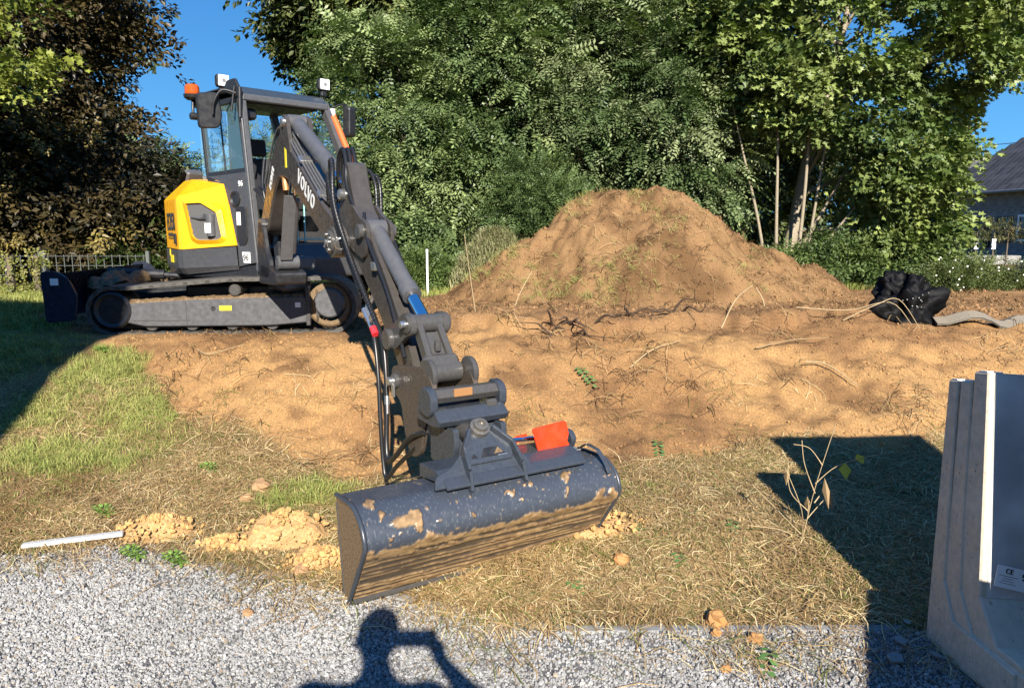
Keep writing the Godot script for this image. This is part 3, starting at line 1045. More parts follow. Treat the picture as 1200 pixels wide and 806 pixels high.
func excavator() -> void:
	var ang := deg_to_rad(46.0)
	var F := Vector3(sin(ang), 0, cos(ang))
	var X := Transform3D(Basis(F, Vector3.UP, F.cross(Vector3.UP)), Vector3(-2.65, 0.65, -7.85))
	var root := thing("excavator", "grey and yellow compact tracked excavator with cab, reaching its boom and bucket down the bank", "excavator", X)
	var b: MB
	# ---- undercarriage
	var tx := Vector3(1, 0, -0.07).normalized()
	var XT := X.affine_inverse() * Transform3D(Basis(tx, Vector3.UP, tx.cross(Vector3.UP)), Vector3(-2.70, 0.64, -7.86))
	for side in [1, -1]:
		var zc: float = side * 0.79
		var path := PackedVector2Array()
		for i in 13:
			var a := -PI / 2 + PI * i / 12.0
			path.append(Vector2(0.93 + 0.235 * cos(a), 0.24 + 0.235 * sin(a)))
		for i in 7: path.append(Vector2(lerpf(0.8, 0.2, i / 6.0), lerpf(0.472, 0.468, i / 6.0)))
		for i in 7: path.append(Vector2(lerpf(0.05, -0.85, i / 6.0), lerpf(0.465, 0.392, i / 6.0)))
		for i in 11:
			var a := PI / 2 + 0.08 + (PI - 0.08) * i / 10.0
			path.append(Vector2(-0.98 + 0.195 * cos(a), 0.20 + 0.195 * sin(a)))
		for i in 7: path.append(Vector2(lerpf(-0.85, 0.85, i / 6.0), 0.004))
		b = mb()
		var k := path.size()
		var lengths := 0.0
		for i in k:
			var p := path[i]
			var q := path[(i + 1) % k]
			var pm := path[(i + k - 1) % k]
			var qn := path[(i + 2) % k]
			var n0 := (q - pm).orthogonal().normalized() * 1.0
			var n1_ := (qn - p).orthogonal().normalized() * 1.0
			var o0 := Vector2(n0.x, n0.y) * 0.035
			var o1 := Vector2(n1_.x, n1_.y) * 0.035
			var z0 := zc - 0.2
			var z1 := zc + 0.2
			var out3 := Vector3(-o0.x, -o0.y, 0)
			b.quad(v3(p.x, p.y, z0), v3(q.x, q.y, z0), v3(q.x, q.y, z1), v3(p.x, p.y, z1), -out3)
			b.quad(v3(p.x + o0.x, p.y + o0.y, z0), v3(q.x + o1.x, q.y + o1.y, z0), v3(q.x + o1.x, q.y + o1.y, z1), v3(p.x + o0.x, p.y + o0.y, z1), out3)
			for zz in [z0, z1]:
				b.quad(v3(p.x, p.y, zz), v3(q.x, q.y, zz), v3(q.x + o1.x, q.y + o1.y, zz), v3(p.x + o0.x, p.y + o0.y, zz), v3(0, 0, zz - zc))
		var belt := part("track_belt", b, M.rubber, root, XT)
		# lugs, each one a piece on the belt
		var acc := 0.0
		var total := 0.0
		for i in k: total += path[i].distance_to(path[(i + 1) % k])
		var nl := 52
		var step := total / nl
		var lug := mb()
		lug.prism(poly([-0.034, -0.012, 0.034, -0.012, 0.024, 0.024, -0.024, 0.024]), -0.2, -0.02, 0.006)
		lug.prism(poly([-0.034 + 0.02, -0.012, 0.034 + 0.02, -0.012, 0.044, 0.024, -0.004, 0.024]), 0.02, 0.2, 0.006)
		var lm := lug.mesh()
		var at := 0.0
		for j in nl:
			var d := j * step
			var s := 0.0
			for i in k:
				var p := path[i]
				var q := path[(i + 1) % k]
				var l := p.distance_to(q)
				if s + l >= d:
					var t := (d - s) / l
					var m := p.lerp(q, t)
					var e := (q - p).normalized()
					var o := MeshInstance3D.new()
					o.name = "track_lug"
					o.mesh = lm
					o.material_override = M.rubber
					var outn := Vector3(e.y, -e.x, 0)
					o.transform = Transform3D(Basis(Vector3(e.x, e.y, 0), outn, Vector3(0, 0, -1)), v3(m.x, m.y, zc) + outn * 0.008)
					belt.add_child(o, true)
					break
				s += l
		# frame
		b = mb()
		var zf: float = zc + side * 0.02
		b.prism(rounded(poly([-0.88, 0.10, -0.86, 0.27, -0.3, 0.30, 0.72, 0.33, 0.78, 0.30, 0.78, 0.09, 0.4, 0.06, -0.7, 0.06]), 0.03), zf - 0.17, zf + 0.17, 0.01)
		var fr := part("track_frame", b, M.frame, root, XT)
		b = mb()
		b.box(v3(0.76, 0.24, zc + side * 0.17), v3(0.035, 0.36, 0.06))
		b.box(v3(0.84, 0.24, zc + side * 0.14), v3(0.03, 0.30, 0.05))
		part("guard_rib", b, M.cast, root, XT)
		b = mb()
		var ax := v3(0, 0, side)
		b.lathe(PackedVector2Array([Vector2(0.205, 0), Vector2(0.205, 0.03), Vector2(0.185, 0.045), Vector2(0.15, 0.045)]), v3(0.95, 0.245, zc + side * 0.12), ax, 28)
		part("drive_sprocket", b, M.mud, root, XT)
		b = mb()
		b.disc_pin(v3(0.955, 0.265, zc + side * 0.10), v3(0.955, 0.265, zc + side * 0.205), 0.135, 28, 0.012)
		part("drive_motor_cover", b, M.frame, root, XT)
		b = mb()
		b.disc_pin(v3(-0.98, 0.21, zc - 0.1), v3(-0.98, 0.21, zc + side * 0.19), 0.17, 28, 0.015)
		b.lathe(PackedVector2Array([Vector2(0.17, 0), Vector2(0.15, 0.02), Vector2(0.12, 0.004), Vector2(0.0, 0.004)]), v3(-0.98, 0.21, zc + side * 0.19), ax, 28)
		part("idler_wheel", b, M.black, root, XT)  # wheel coloured black to stand in for the shadow over this track end
		b = mb()
		b.disc_pin(v3(0.10, 0.385, zc - 0.1), v3(0.10, 0.385, zc + side * 0.16), 0.055, 18, 0.01)
		part("carrier_roller", b, M.cast, root, XT)
		for i in 4:
			b = mb()
			b.disc_pin(v3(-0.66 + i * 0.36, 0.075, zc - 0.15), v3(-0.66 + i * 0.36, 0.075, zc + 0.15), 0.06, 16)
			part("track_roller", b, M.cast, root, XT)
		if side == 1:
			# earth lying on the frame's ledge
			b = mb()
			var r2 := RandomNumberGenerator.new()
			r2.seed = 5
			for i in 60:
				var x0 := -0.8 + i * 0.0255
				for kk in 3:
					var hh := 0.26 + 0.065 * (x0 + 0.8) / 1.6
					b.lathe(PackedVector2Array([Vector2(0.05, 0), Vector2(0.036, 0.02 + 0.016 * r2.randf()), Vector2(0, 0.028 + 0.02 * r2.randf())]), v3(x0 + r2.randf_range(-0.02, 0.02), hh, zf + 0.03 + kk * 0.045), v3(r2.randf_range(-0.4, 0.4), 1, r2.randf_range(-0.3, 0.5)), 7)
			part("caked_earth", b, M.mud, root, XT)
			b = mb()
			b.box(v3(0.02, 0.225, zf + 0.172), v3(0.11, 0.045, 0.004), 0.001)
			part("warning_sticker", b, M.lemon, fr)
			b = mb()
			b.box(v3(0.67, 0.25, zf + 0.172), v3(0.05, 0.045, 0.004), 0.001)
			part("white_sticker", b, M.white, fr)
			b = mb()
			b.disc_pin(v3(-0.09, 0.22, zf + 0.166), v3(-0.09, 0.22, zf + 0.1725), 0.022, 16, 0.001)
			part("grease_hole", b, M.black, fr)
			b = mb()
			b.box(v3(-0.33, 0.18, zf + 0.171), v3(0.006, 0.22, 0.004), 0.001)
			b.box(v3(-0.55, 0.115, zf + 0.171), v3(0.5, 0.006, 0.004), 0.001)
			part("weld_seam", b, M.cast, fr)
	b = mb()
	b.box(v3(0, 0.30, 0), v3(0.9, 0.22, 1.25), 0.02)
	b.disc_pin(v3(0, 0.38, 0), v3(0, 0.50, 0), 0.36, 32)
	part("centre_frame", b, M.black, root, XT)
	# dozer blade
	b = mb()
	var bp := PackedVector2Array()
	for i in 8: bp.append(Vector2(-1.48 - 0.07 * sin(PI * i / 7.0), 0.14 + 0.40 * i / 7.0))
	for i in 8: bp.append(Vector2(-1.455 - 0.07 * sin(PI * (7 - i) / 7.0), 0.54 - 0.40 * i / 7.0))
	b.prism(bp, -0.98, 0.98, 0.004)
	var blade := part("dozer_blade", b, M.navy, root, XT)
	for z in [-0.97, 0.97]:
		b = mb()
		b.prism(rounded(poly([-1.56, 0.10, -1.30, 0.12, -1.27, 0.34, -1.34, 0.50, -1.45, 0.57, -1.58, 0.56]), 0.04), z - 0.012, z + 0.012, 0.003)
		part("blade_end_plate", b, M.navy, blade)
	b = mb()
	b.box(v3(-1.46, 0.47, 0.985), v3(0.07, 0.06, 0.004), 0.001)
	part("white_sticker", b, M.white, blade)
	b = mb()
	for z in [-0.36, 0.36]:
		b.bar(v3(-1.46, 0.24, z), v3(-0.35, 0.30, z * 0.9), 0.12, 0.14)
	b.bar(v3(-1.44, 0.36, 0), v3(-0.5, 0.34, 0), 0.09, 0.09)
	part("blade_arm", b, M.black, root, XT)
	b = mb()
	b.tube(PackedVector3Array([v3(-1.42, 0.5, 0.0), v3(-0.86, 0.47, 0.0)]), [0.05], 14)
	b.tube(PackedVector3Array([v3(-0.86, 0.47, 0.0), v3(-0.4, 0.44, 0.0)]), [0.03], 12)
	part("blade_cylinder", b, M.black, root, XT)
	# earth heaped on the blade
	b = mb()
	var r3 := RandomNumberGenerator.new()
	r3.seed = 8
	for i in 150:
		var zz := r3.randf_range(-0.6, 0.4)
		b.lathe(PackedVector2Array([Vector2(0.09, 0), Vector2(0.07, 0.05), Vector2(0.03, 0.08), Vector2(0, 0.09)]), v3(-1.36 + r3.randf_range(-0.06, 0.30), 0.33 + r3.randf_range(0, 0.13) * (1.0 - absf(zz)), zz), v3(r3.randf_range(-0.5, 0.5), 1, r3.randf_range(-0.5, 0.5)), 7)
	part("earth_on_blade", b, M.mud, root, XT)

	# ---- upper structure (f, u, r)
	b = mb()
	plan(b, rounded(poly([-0.78, -0.55, -0.84, 0.2, -0.66, 0.5, -0.1, 0.64, 0.55, 0.44, 0.82, 0.38, 0.82, -0.66, 0.3, -0.8, -0.5, -0.75]), 0.08), 0.46, 0.60, 0.01)
	part("deck", b, M.black, root)
	b = mb()
	var A1 := [v3(-0.90, 0.50, -0.35), v3(-0.86, 0.47, 0.30), v3(-0.74, 0.46, 0.54), v3(-0.14, 0.49, 0.675), v3(-0.06, 0.49, 0.665), v3(0.57, 0.55, 0.45)]
	var A2 := [v3(-0.98, 0.56, -0.35), v3(-0.94, 0.56, 0.33), v3(-0.79, 0.56, 0.565), v3(-0.15, 0.55, 0.715), v3(-0.06, 0.55, 0.705), v3(0.58, 0.59, 0.465)]
	var A3 := [v3(-0.98, 0.73, -0.35), v3(-0.945, 0.73, 0.33), v3(-0.80, 0.725, 0.565), v3(-0.15, 0.725, 0.718), v3(-0.06, 0.725, 0.708), v3(0.56, 0.765, 0.465)]
	loft(b, [A1, A2, A3], v3(-0.2, 0.6, 0))
	b.quad(A1[0], A1[1], A1[2], A1[5], v3(0, -1, 0))
	part("counterweight_skirt", b, M.grey, root)
	# yellow engine cover
	b = mb()
	var c0 := [v3(-0.95, 0.735, -0.30), v3(-0.92, 0.735, 0.32), v3(-0.79, 0.735, 0.545), v3(-0.75, 0.735, 0.572), v3(-0.17, 0.73, 0.706), v3(-0.12, 0.73, 0.712), v3(-0.07, 0.73, 0.698), v3(0.545, 0.775, 0.462)]
	var c1 := [v3(-0.94, 1.15, -0.30), v3(-0.91, 1.15, 0.32), v3(-0.795, 1.20, 0.545), v3(-0.755, 1.21, 0.572), v3(-0.185, 1.21, 0.702), v3(-0.13, 1.21, 0.708), v3(-0.075, 1.21, 0.694), v3(0.44, 1.14, 0.462)]
	var c2 := [v3(-0.92, 1.19, -0.30), v3(-0.89, 1.19, 0.31), v3(-0.78, 1.225, 0.53), v3(-0.74, 1.24, 0.552), v3(-0.18, 1.245, 0.675), v3(-0.13, 1.245, 0.68), v3(-0.08, 1.245, 0.668), v3(0.425, 1.175, 0.452)]
	var c3 := [v3(-0.74, 1.33, -0.30), v3(-0.72, 1.37, 0.25), v3(-0.66, 1.40, 0.385), v3(-0.64, 1.41, 0.40), v3(-0.40, 1.415, 0.43), v3(-0.36, 1.415, 0.432), v3(-0.30, 1.41, 0.43), v3(0.25, 1.35, 0.405)]
	var c4 := [v3(-0.5, 1.36, -0.30), v3(-0.5, 1.42, 0.2), v3(-0.5, 1.425, 0.2), v3(-0.5, 1.43, 0.2), v3(-0.4, 1.43, 0.2), v3(-0.3, 1.43, 0.2), v3(-0.2, 1.42, 0.2), v3(0.2, 1.36, 0.2)]
	loft(b, [c0, c1, c2, c3, c4], v3(-0.3, 0.8, 0))
	b.quad(c0[7], c1[7], c1[7] - v3(0, 0, 0.3), c0[7] - v3(0, 0, 0.3), v3(1, 0, 0))
	b.quad(c1[7], c3[7], c3[7] - v3(0, 0, 0.3), c1[7] - v3(0, 0, 0.3), v3(1, 0.3, 0))
	var hood := part("engine_cover", b, M.yellow, root)
	# grille in the cover's side: face frame from crease to front
	var fo := Vector3(-0.07, 0, 0.703)
	var fx := (Vector3(0.5, 0, 0.468) - fo).normalized()
	var fz := fx.cross(Vector3.UP)
	var XG := Transform3D(Basis(fx, Vector3.UP, fz), fo)
	var L := 0.62
	var gp := rounded(poly([0.15 * L, 1.165, 0.46 * L, 1.17, 0.75 * L, 1.08, 0.83 * L, 0.85, 0.74 * L, 0.825, 0.34 * L, 0.82, 0.25 * L, 0.86]), 0.02)
	var go := rounded(poly([0.05 * L, 1.205, 0.48 * L, 1.205, 0.82 * L, 1.11, 0.90 * L, 0.82, 0.78 * L, 0.785, 0.30 * L, 0.785, 0.18 * L, 0.83]), 0.03)
	b = mb()
	for i in gp.size():
		var j := (i + 1) % gp.size()
		b.quad(v3(go[i].x, go[i].y, 0.002), v3(go[j].x, go[j].y, 0.002), v3(gp[j].x, gp[j].y, 0.03), v3(gp[i].x, gp[i].y, 0.03), v3(0, 0, 1))
		b.quad(v3(gp[i].x, gp[i].y, 0.03), v3(gp[j].x, gp[j].y, 0.03), v3(gp[j].x, gp[j].y, 0.004), v3(gp[i].x, gp[i].y, 0.004), v3(0.27 - gp[i].x, 0.98 - gp[i].y, 0))
	part("grille_surround", b, M.yellow, hood, XG)
	b = mb()
	b.prism(gp, 0.001, 0.006, 0.001)
	var grille := part("grille", b, M.mesh_grey, hood, XG)
	b = mb()
	for i in 34:
		var x := 0.15 * L + 0.012 * i
		var top := 1.165 if x < 0.46 * L else lerpf(1.165, 1.08, (x - 0.46 * L) / (0.29 * L)) if x < 0.75 * L else lerpf(1.08, 0.85, (x - 0.75 * L) / (0.08 * L))
		var bot := lerpf(1.15, 0.86, (x - 0.15 * L) / (0.1 * L)) if x < 0.25 * L else 0.825
		if top - bot > 0.03:
			b.box(v3(x, (top + bot) / 2, 0.0085), v3(0.005, top - bot - 0.015, 0.004), 0.001)
	part("grille_bars", b, M.cast, hood, XG)
	b = mb()
	b.tube(PackedVector3Array([v3(0.24 * L, 1.04, 0.014), v3(0.42 * L, 1.03, 0.016), v3(0.52 * L, 1.04, 0.016)]), [0.012, 0.022, 0.03], 10)
	b.tube(PackedVector3Array([v3(0.62 * L, 1.06, 0.014), v3(0.62 * L, 0.86, 0.014)]), [0.045], 14)
	part("exhaust_pipe", b, M.frame, hood, XG)
	b = mb()
	b.box(v3(0.62 * L, 0.935, 0.06), v3(0.072, 0.09, 0.003), 0.001)
	part("white_sticker", b, M.white, hood, XG)
	# print on the rear face
	var rr := (v3(-0.17, 0, 0.706) - v3(-0.75, 0, 0.572)).normalized()
	var rn := rr.cross(Vector3.UP)
	letter(hood, "ECR58", 0.17, M.text_k, v3(-0.43, 0.995, 0.648) + rn * 0.005, rr, Vector3.UP, 0.62)
	b = mb()
	b.xf = Transform3D(Basis(rr, Vector3.UP, rn), v3(-0.47, 0.87, 0.638) + rn * 0.004)
	for i in 5: b.box(v3(-0.12 + i * 0.06, 0, 0), v3(0.035, 0.035, 0.003), 0.001)
	b.box(v3(0, -0.035, 0), v3(0.3, 0.006, 0.003), 0.001)
	part("small_print", b, M.text_k, hood)
	b = mb()
	b.xf = Transform3D(Basis(rr, Vector3.UP, rn), v3(-0.20, 0.83, 0.70) + rn * 0.012)
	b.box(v3(0, 0, 0), v3(0.05, 0.10, 0.02), 0.008)
	part("cover_latch", b, M.black, hood)
	b = mb()
	b.xf = Transform3D(Basis(rr, Vector3.UP, rn), v3(-0.45, 0.63, 0.645) + rn * 0.006)
	b.box(v3(0, 0, 0), v3(0.16, 0.075, 0.004), 0.001)
	part("yellow_sticker", b, M.lemon, root)
	b = mb()
	b.xf = Transform3D(Basis(rr, Vector3.UP, rn), v3(-0.45, 0.63, 0.645) + rn * 0.006)
	b.box(v3(-0.10, 0.06, 0), v3(0.05, 0.07, 0.004), 0.001)
	part("yellow_sticker", b, M.lemon, root)
	# dark side panel between the cover and the cab pillar
	b = mb()
	var sp := [v3(0.58, 0.58, 0.455), v3(0.565, 0.775, 0.455), v3(0.45, 1.14, 0.455), v3(0.26, 1.36, 0.41), v3(-0.08, 1.43, 0.405), v3(0.70, 1.44, 0.405), v3(0.80, 0.62, 0.405)]
	for t in [[0, 1, 6], [1, 2, 6], [2, 5, 6], [2, 3, 5], [3, 4, 5]]:
		b.face(sp[t[0]], sp[t[1]], sp[t[2]], v3(0, 0, 1))
		b.face(sp[t[0]] - v3(0, 0, 0.06), sp[t[1]] - v3(0, 0, 0.06), sp[t[2]] - v3(0, 0, 0.06), v3(0, 0, -1))
	for e in [[6, 5], [5, 4], [4, 3], [3, 2], [2, 1], [1, 0], [0, 6]]:
		b.quad(sp[e[0]], sp[e[1]], sp[e[1]] - v3(0, 0, 0.06), sp[e[0]] - v3(0, 0, 0.06), (sp[e[0]] + sp[e[1]]) * 0.5 - v3(0.45, 0.95, 0.43))
	var panel := part("side_panel", b, M.grey, root)
	b = mb()
	var pn := v3(0.14, 0, 0.99).normalized()
	b.xf = Transform3D(Basis(Vector3.UP.cross(pn), Vector3.UP, pn), v3(0.54, 1.20, 0.436))
	b.lathe(PackedVector2Array([Vector2(0.075, 0), Vector2(0.075, 0.012), Vector2(0.06, 0.018), Vector2(0.045, 0.004), Vector2(0, 0.004)]), v3(0, 0, 0), v3(0, 0, 1), 20)
	part("door_latch", b, M.black, panel)
	b = mb()
	b.xf = Transform3D(Basis(Vector3.UP.cross(pn), Vector3.UP, pn), v3(0.63, 0.94, 0.436))
	b.prism(rounded(poly([-0.07, -0.18, 0.05, -0.16, 0.085, -0.1, 0.075, 0.19, -0.075, 0.19]), 0.02), 0.0, 0.006, 0.002)
	part("recessed_pocket", b, M.black, panel)
	b = mb()
	b.xf = Transform3D(Basis(Vector3.UP.cross(pn), Vector3.UP, pn), v3(0.63, 0.94, 0.444))
	b.box(v3(-0.02, 0.08, 0.006), v3(0.06, 0.12, 0.004), 0.001)
	part("white_sticker", b, M.white, panel)
	b = mb()
	b.xf = Transform3D(Basis(Vector3.UP.cross(pn), Vector3.UP, pn), v3(0.68, 0.665, 0.432))
	b.box(v3(0, 0, 0), v3(0.12, 0.10, 0.006), 0.001)
	part("white_sticker", b, M.white, panel)
	letter(panel, "96", 0.055, M.text_k, v3(0.68, 0.665, 0.432) + pn * 0.005, Vector3.UP.cross(pn), Vector3.UP)
	letter(panel, "96", 0.05, M.text_w, v3(0.62, 1.34, 0.418) + pn * 0.004, Vector3.UP.cross(pn), Vector3.UP, 0.9)
	# ---- cab
	var PF := v3(0.815, 0.62, 0.375)
	var PT := v3(0.635, 2.13, 0.375)
	b = mb()
	b.bar(PF, PT, 0.06, 0.075, v3(0, 0, 1), 0.012)
	part("cab_pillar", b, M.frame, root)
	b = mb()
	b.tube(PackedVector3Array([PF + v3(0.035, 0, 0.036), PT + v3(0.035, 0, 0.036)]), [0.012], 8)
	part("pillar_trim", b, M.frame, root)
	b = mb()
	var lp := spline([v3(0.80, 0.60, -0.70), v3(0.78, 1.0, -0.72), v3(0.745, 1.45, -0.675), v3(0.69, 1.8, -0.58), v3(0.635, 2.13, -0.48)], 4)
	for i in lp.size() - 1: b.bar(lp[i], lp[i + 1] + (lp[i + 1] - lp[i]) * 0.05, 0.065, 0.08, v3(0, 0, 1), 0.001)
	part("cab_pillar", b, M.frame, root)
	b = mb()
	b.bar(v3(-0.10, 1.40, 0.375), v3(-0.19, 2.12, 0.375), 0.05, 0.05, v3(0, 0, 1), 0.01)
	part("cab_pillar", b, M.black, root)
	b = mb()
	b.bar(v3(-0.35, 0.62, -0.70), v3(-0.35, 1.45, -0.66), 0.06, 0.08)
	b.bar(v3(-0.35, 1.44, -0.66), v3(-0.33, 2.12, -0.47), 0.06, 0.08)
	part("cab_pillar", b, M.black, root)
	b = mb()
	b.bar(v3(-0.33, 0.62, -0.02), v3(-0.31, 2.12, -0.02), 0.13, 0.06)
	part("cab_pillar", b, M.black, root)
	b = mb()
	b.prism(rounded(poly([-0.36, 2.11, -0.37, 2.19, -0.2, 2.235, 0.45, 2.235, 0.60, 2.205, 0.685, 2.13, 0.66, 2.10]), 0.03), -0.515, 0.40, 0.02)
	part("cab_roof", b, M.roof, root)
	b = mb()
	b.bar(v3(0.665, 2.105, 0.39), v3(0.665, 2.105, -0.50), 0.06, 0.05, v3(0, 1, 0), 0.01)
	part("roof_header", b, M.frame, root)
	b = mb()
	b.prism(rounded(poly([-0.34, 0.60, -0.34, 1.42, -0.30, 1.45, -0.27, 1.42, -0.28, 0.60]), 0.01), -0.68, 0.36, 0.01)
	part("cab_rear_wall", b, M.inner, root)
	b = mb()
	b.box(v3(0.25, 0.60, -0.17), v3(1.12, 0.05, 1.06), 0.008)
	part("cab_floor", b, M.inner, root)
	b = mb()
	b.prism(rounded(poly([0.70, 0.44, 0.88, 0.46, 0.90, 0.66, 0.82, 0.78, 0.72, 0.80]), 0.03), -0.745, 0.22, 0.012)
	part("cab_front_step", b, M.grey, root)
	b = mb()
	b.box(v3(0.2, 0.9, -0.735), v3(1.1, 0.75, 0.03), 0.01)
	part("cab_door", b, M.grey, root)
	# panes
	b = mb()
	b.quad(v3(-0.185, 2.08, 0.386), v3(0.60, 2.10, 0.386), v3(0.69, 1.45, 0.386), v3(-0.105, 1.44, 0.386), v3(0, 0, 1))
	var pane := part("side_window", b, M.glass, root)
	b = mb()
	var wq := [v3(-0.185, 2.09, 0.392), v3(0.60, 2.10, 0.392), v3(0.69, 1.44, 0.392), v3(-0.105, 1.43, 0.392)]
	for i in 4: b.bar(wq[i], wq[(i + 1) % 4], 0.012, 0.05 if i != 2 else 0.08, v3(0, 0, 1), 0.003)
	b.bar(v3(0.22, 2.09, 0.394), v3(0.29, 1.44, 0.394), 0.012, 0.018, v3(0, 0, 1), 0.003)
	part("window_frame", b, M.black, pane)
	b = mb()
	b.quad(v3(-0.31, 2.09, 0.35), v3(-0.31, 2.09, 0.07), v3(-0.31, 1.44, 0.07), v3(-0.31, 1.44, 0.35), v3(-1, 0, 0))
	b.quad(v3(-0.31, 2.09, -0.10), v3(-0.31, 2.09, -0.46), v3(-0.31, 1.44, -0.62), v3(-0.31, 1.44, -0.10), v3(-1, 0, 0))
	part("rear_window", b, M.glass, root)
	b = mb()
	b.quad(v3(-0.30, 2.08, -0.49), v3(0.60, 2.08, -0.49), v3(0.70, 1.5, -0.67), v3(-0.30, 1.45, -0.67), v3(0, 0, -1))
	part("door_window", b, M.glass, root)
	b = mb()
	b.tube(PackedVector3Array([v3(0.83, 0.80, -0.10), v3(0.80, 1.22, -0.12)]), [0.008], 6)
	b.tube(PackedVector3Array([v3(0.83, 0.80, -0.02), v3(0.80, 1.22, -0.04)]), [0.008], 6)
	b.tube(PackedVector3Array([v3(0.83, 0.83, 0.1), v3(0.83, 0.83, -0.4)]), [0.008], 6)
	part("front_guard_rail", b, M.teal, root)
	# seat and controls
	b = mb()
	b.prism(rounded(poly([-0.2, 0.98, 0.28, 1.0, 0.30, 1.08, 0.24, 1.11, -0.2, 1.09]), 0.04), -0.40, 0.08, 0.03)
	b.prism(rounded(poly([-0.22, 1.05, -0.12, 1.08, -0.17, 1.62, -0.22, 1.66, -0.28, 1.62]), 0.04), -0.39, 0.07, 0.03)
	b.prism(rounded(poly([-0.19, 1.66, -0.14, 1.68, -0.16, 1.84, -0.22, 1.84]), 0.02), -0.28, -0.04, 0.02)
	part("seat", b, M.seat, root)
	b = mb()
	b.box(v3(0.05, 0.8, -0.16), v3(0.4, 0.36, 0.4), 0.02)
	for s in [-0.52, 0.2]:
		b.box(v3(0.12, 1.16, s), v3(0.5, 0.10, 0.12), 0.02)
		b.tube(PackedVector3Array([v3(0.32, 1.2, s), v3(0.34, 1.36, s)]), [0.014], 8)
		b.lathe(PackedVector2Array([Vector2(0.02, 0), Vector2(0.028, 0.05), Vector2(0.02, 0.11), Vector2(0, 0.12)]), v3(0.34, 1.34, s), v3(0, 1, 0), 10)
	part("control_console", b, M.seat, root)
	b = mb()
	b.box(v3(0.50, 1.98, 0.26), v3(0.14, 0.10, 0.14), 0.02)
	b.box(v3(0.42, 2.08, -0.05), v3(0.4, 0.03, 0.75), 0.01)
	part("roof_lining", b, M.black, root)
	# mirrors, lamps, beacon
	b = mb()
	b.tube(spline([v3(0.62, 2.14, 0.42), v3(0.56, 2.16, 0.52), v3(0.52, 2.06, 0.58), v3(0.50, 1.95, 0.59)], 5), [0.012], 7)
	part("mirror_arm", b, M.black, root)
	b = mb()
	b.xf = Transform3D(Basis.from_euler(Vector3(0.1, 1.25, 0.12)), v3(0.42, 1.99, 0.585))
	b.prism(rounded(poly([-0.115, -0.15, 0.06, -0.16, 0.105, -0.05, 0.10, 0.15, -0.09, 0.16]), 0.04), -0.05, 0.05, 0.012)
	part("mirror", b, M.black, root)
	b = mb()
	b.tube(spline([v3(0.64, 2.08, -0.50), v3(0.66, 2.15, -0.66), v3(0.66, 2.14, -0.74), v3(0.66, 2.0, -0.76)], 5), [0.010], 7)
	part("mirror_arm", b, M.black, root)
	b = mb()
	b.xf = Transform3D(Basis.from_euler(Vector3(0.0, 0.3, 0.0)), v3(0.66, 2.0, -0.76))
	b.prism(rounded(poly([-0.05, -0.16, 0.04, -0.15, 0.05, 0.13, -0.04, 0.16]), 0.03), -0.055, 0.055, 0.010)
	part("mirror", b, M.black, root)
	for q in [v3(0.31, 2.285, 0.395), v3(0.52, 2.345, -0.555)]:
		b = mb()
		b.box(q + v3(0, 0, 0), v3(0.07, 0.115, 0.115), 0.015)
		b.box(q + v3(0.0, -0.085, 0), v3(0.05, 0.06, 0.06), 0.01)
		var wl := part("work_lamp", b, M.black, root)
		b = mb()
		b.box(q + v3(0.04, 0, 0), v3(0.012, 0.10, 0.10), 0.004)
		part("lamp_lens", b, M.lens, wl)
		b = mb()
		b.disc_pin(q + v3(0.045, 0, 0), q + v3(0.048, 0, 0), 0.02, 10, 0.001)
		part("lamp_reflector", b, M.mesh_grey, wl)
	b = mb()
	b.prism(rounded(poly([0.36, 2.18, 0.68, 2.10, 0.72, 2.14, 0.62, 2.27, 0.46, 2.27]), 0.02), 0.40, 0.425, 0.006)
	b.tube(PackedVector3Array([v3(0.70, 2.18, 0.42), v3(0.70, 1.92, 0.43)]), [0.018], 8)
	b.tube(PackedVector3Array([v3(0.62, 2.2, 0.43), v3(0.60, 1.98, 0.46)]), [0.010], 8)
	part("lamp_bracket", b, M.black, root)
	b = mb()
	var bq := v3(-0.30, 2.16, 0.41)
	b.tube(spline([v3(-0.16, 2.0, 0.40), v3(-0.27, 2.03, 0.42), bq, bq + v3(0, 0.05, 0)], 5), [0.014], 7)
	b.disc_pin(v3(-0.26, 2.02, 0.39), v3(-0.26, 2.02, 0.46), 0.035, 12)
	b.lathe(PackedVector2Array([Vector2(0, 0), Vector2(0.05, 0.0), Vector2(0.078, 0.02), Vector2(0.085, 0.05), Vector2(0.06, 0.055)]), bq + v3(0, 0.02, 0), v3(0, 1, 0), 20)
	var bb := part("beacon_base", b, M.black, root)
	b = mb()
	b.lathe(PackedVector2Array([Vector2(0.066, 0.0), Vector2(0.07, 0.02), Vector2(0.068, 0.075), Vector2(0.055, 0.095), Vector2(0, 0.10)]), bq + v3(0, 0.07, 0), v3(0, 1, 0), 20)
	part("amber_dome", b, M.amber, bb)
	b = mb()
	b.xf = Transform3D(Basis.from_euler(Vector3(0, 0.2, 0)), v3(-0.70, 1.42, 0.30))
	b.prism(rounded(poly([-0.13, -0.08, 0.02, -0.09, 0.10, 0.07, 0.04, 0.12, -0.06, 0.04]), 0.02), -0.10, 0.10, 0.02)
	part("rear_mirror", b, M.frame, root)
	b = mb()
	b.tube(spline([v3(0.69, 2.03, -0.55), v3(0.73, 1.85, -0.61), v3(0.78, 1.62, -0.67), v3(0.81, 1.38, -0.70)], 6), [0.03], 8)
	part("orange_hose_guard", b, M.orange, root)
	b = mb()
	b.box(v3(0.67, 2.05, -0.56), v3(0.03, 0.10, 0.05), 0.008)
	part("white_connector", b, M.white, root)
	# swing post and hoses at the boom foot
	b = mb()
	b.box(v3(0.98, 0.62, 0.16), v3(0.36, 0.12, 0.34), 0.02)
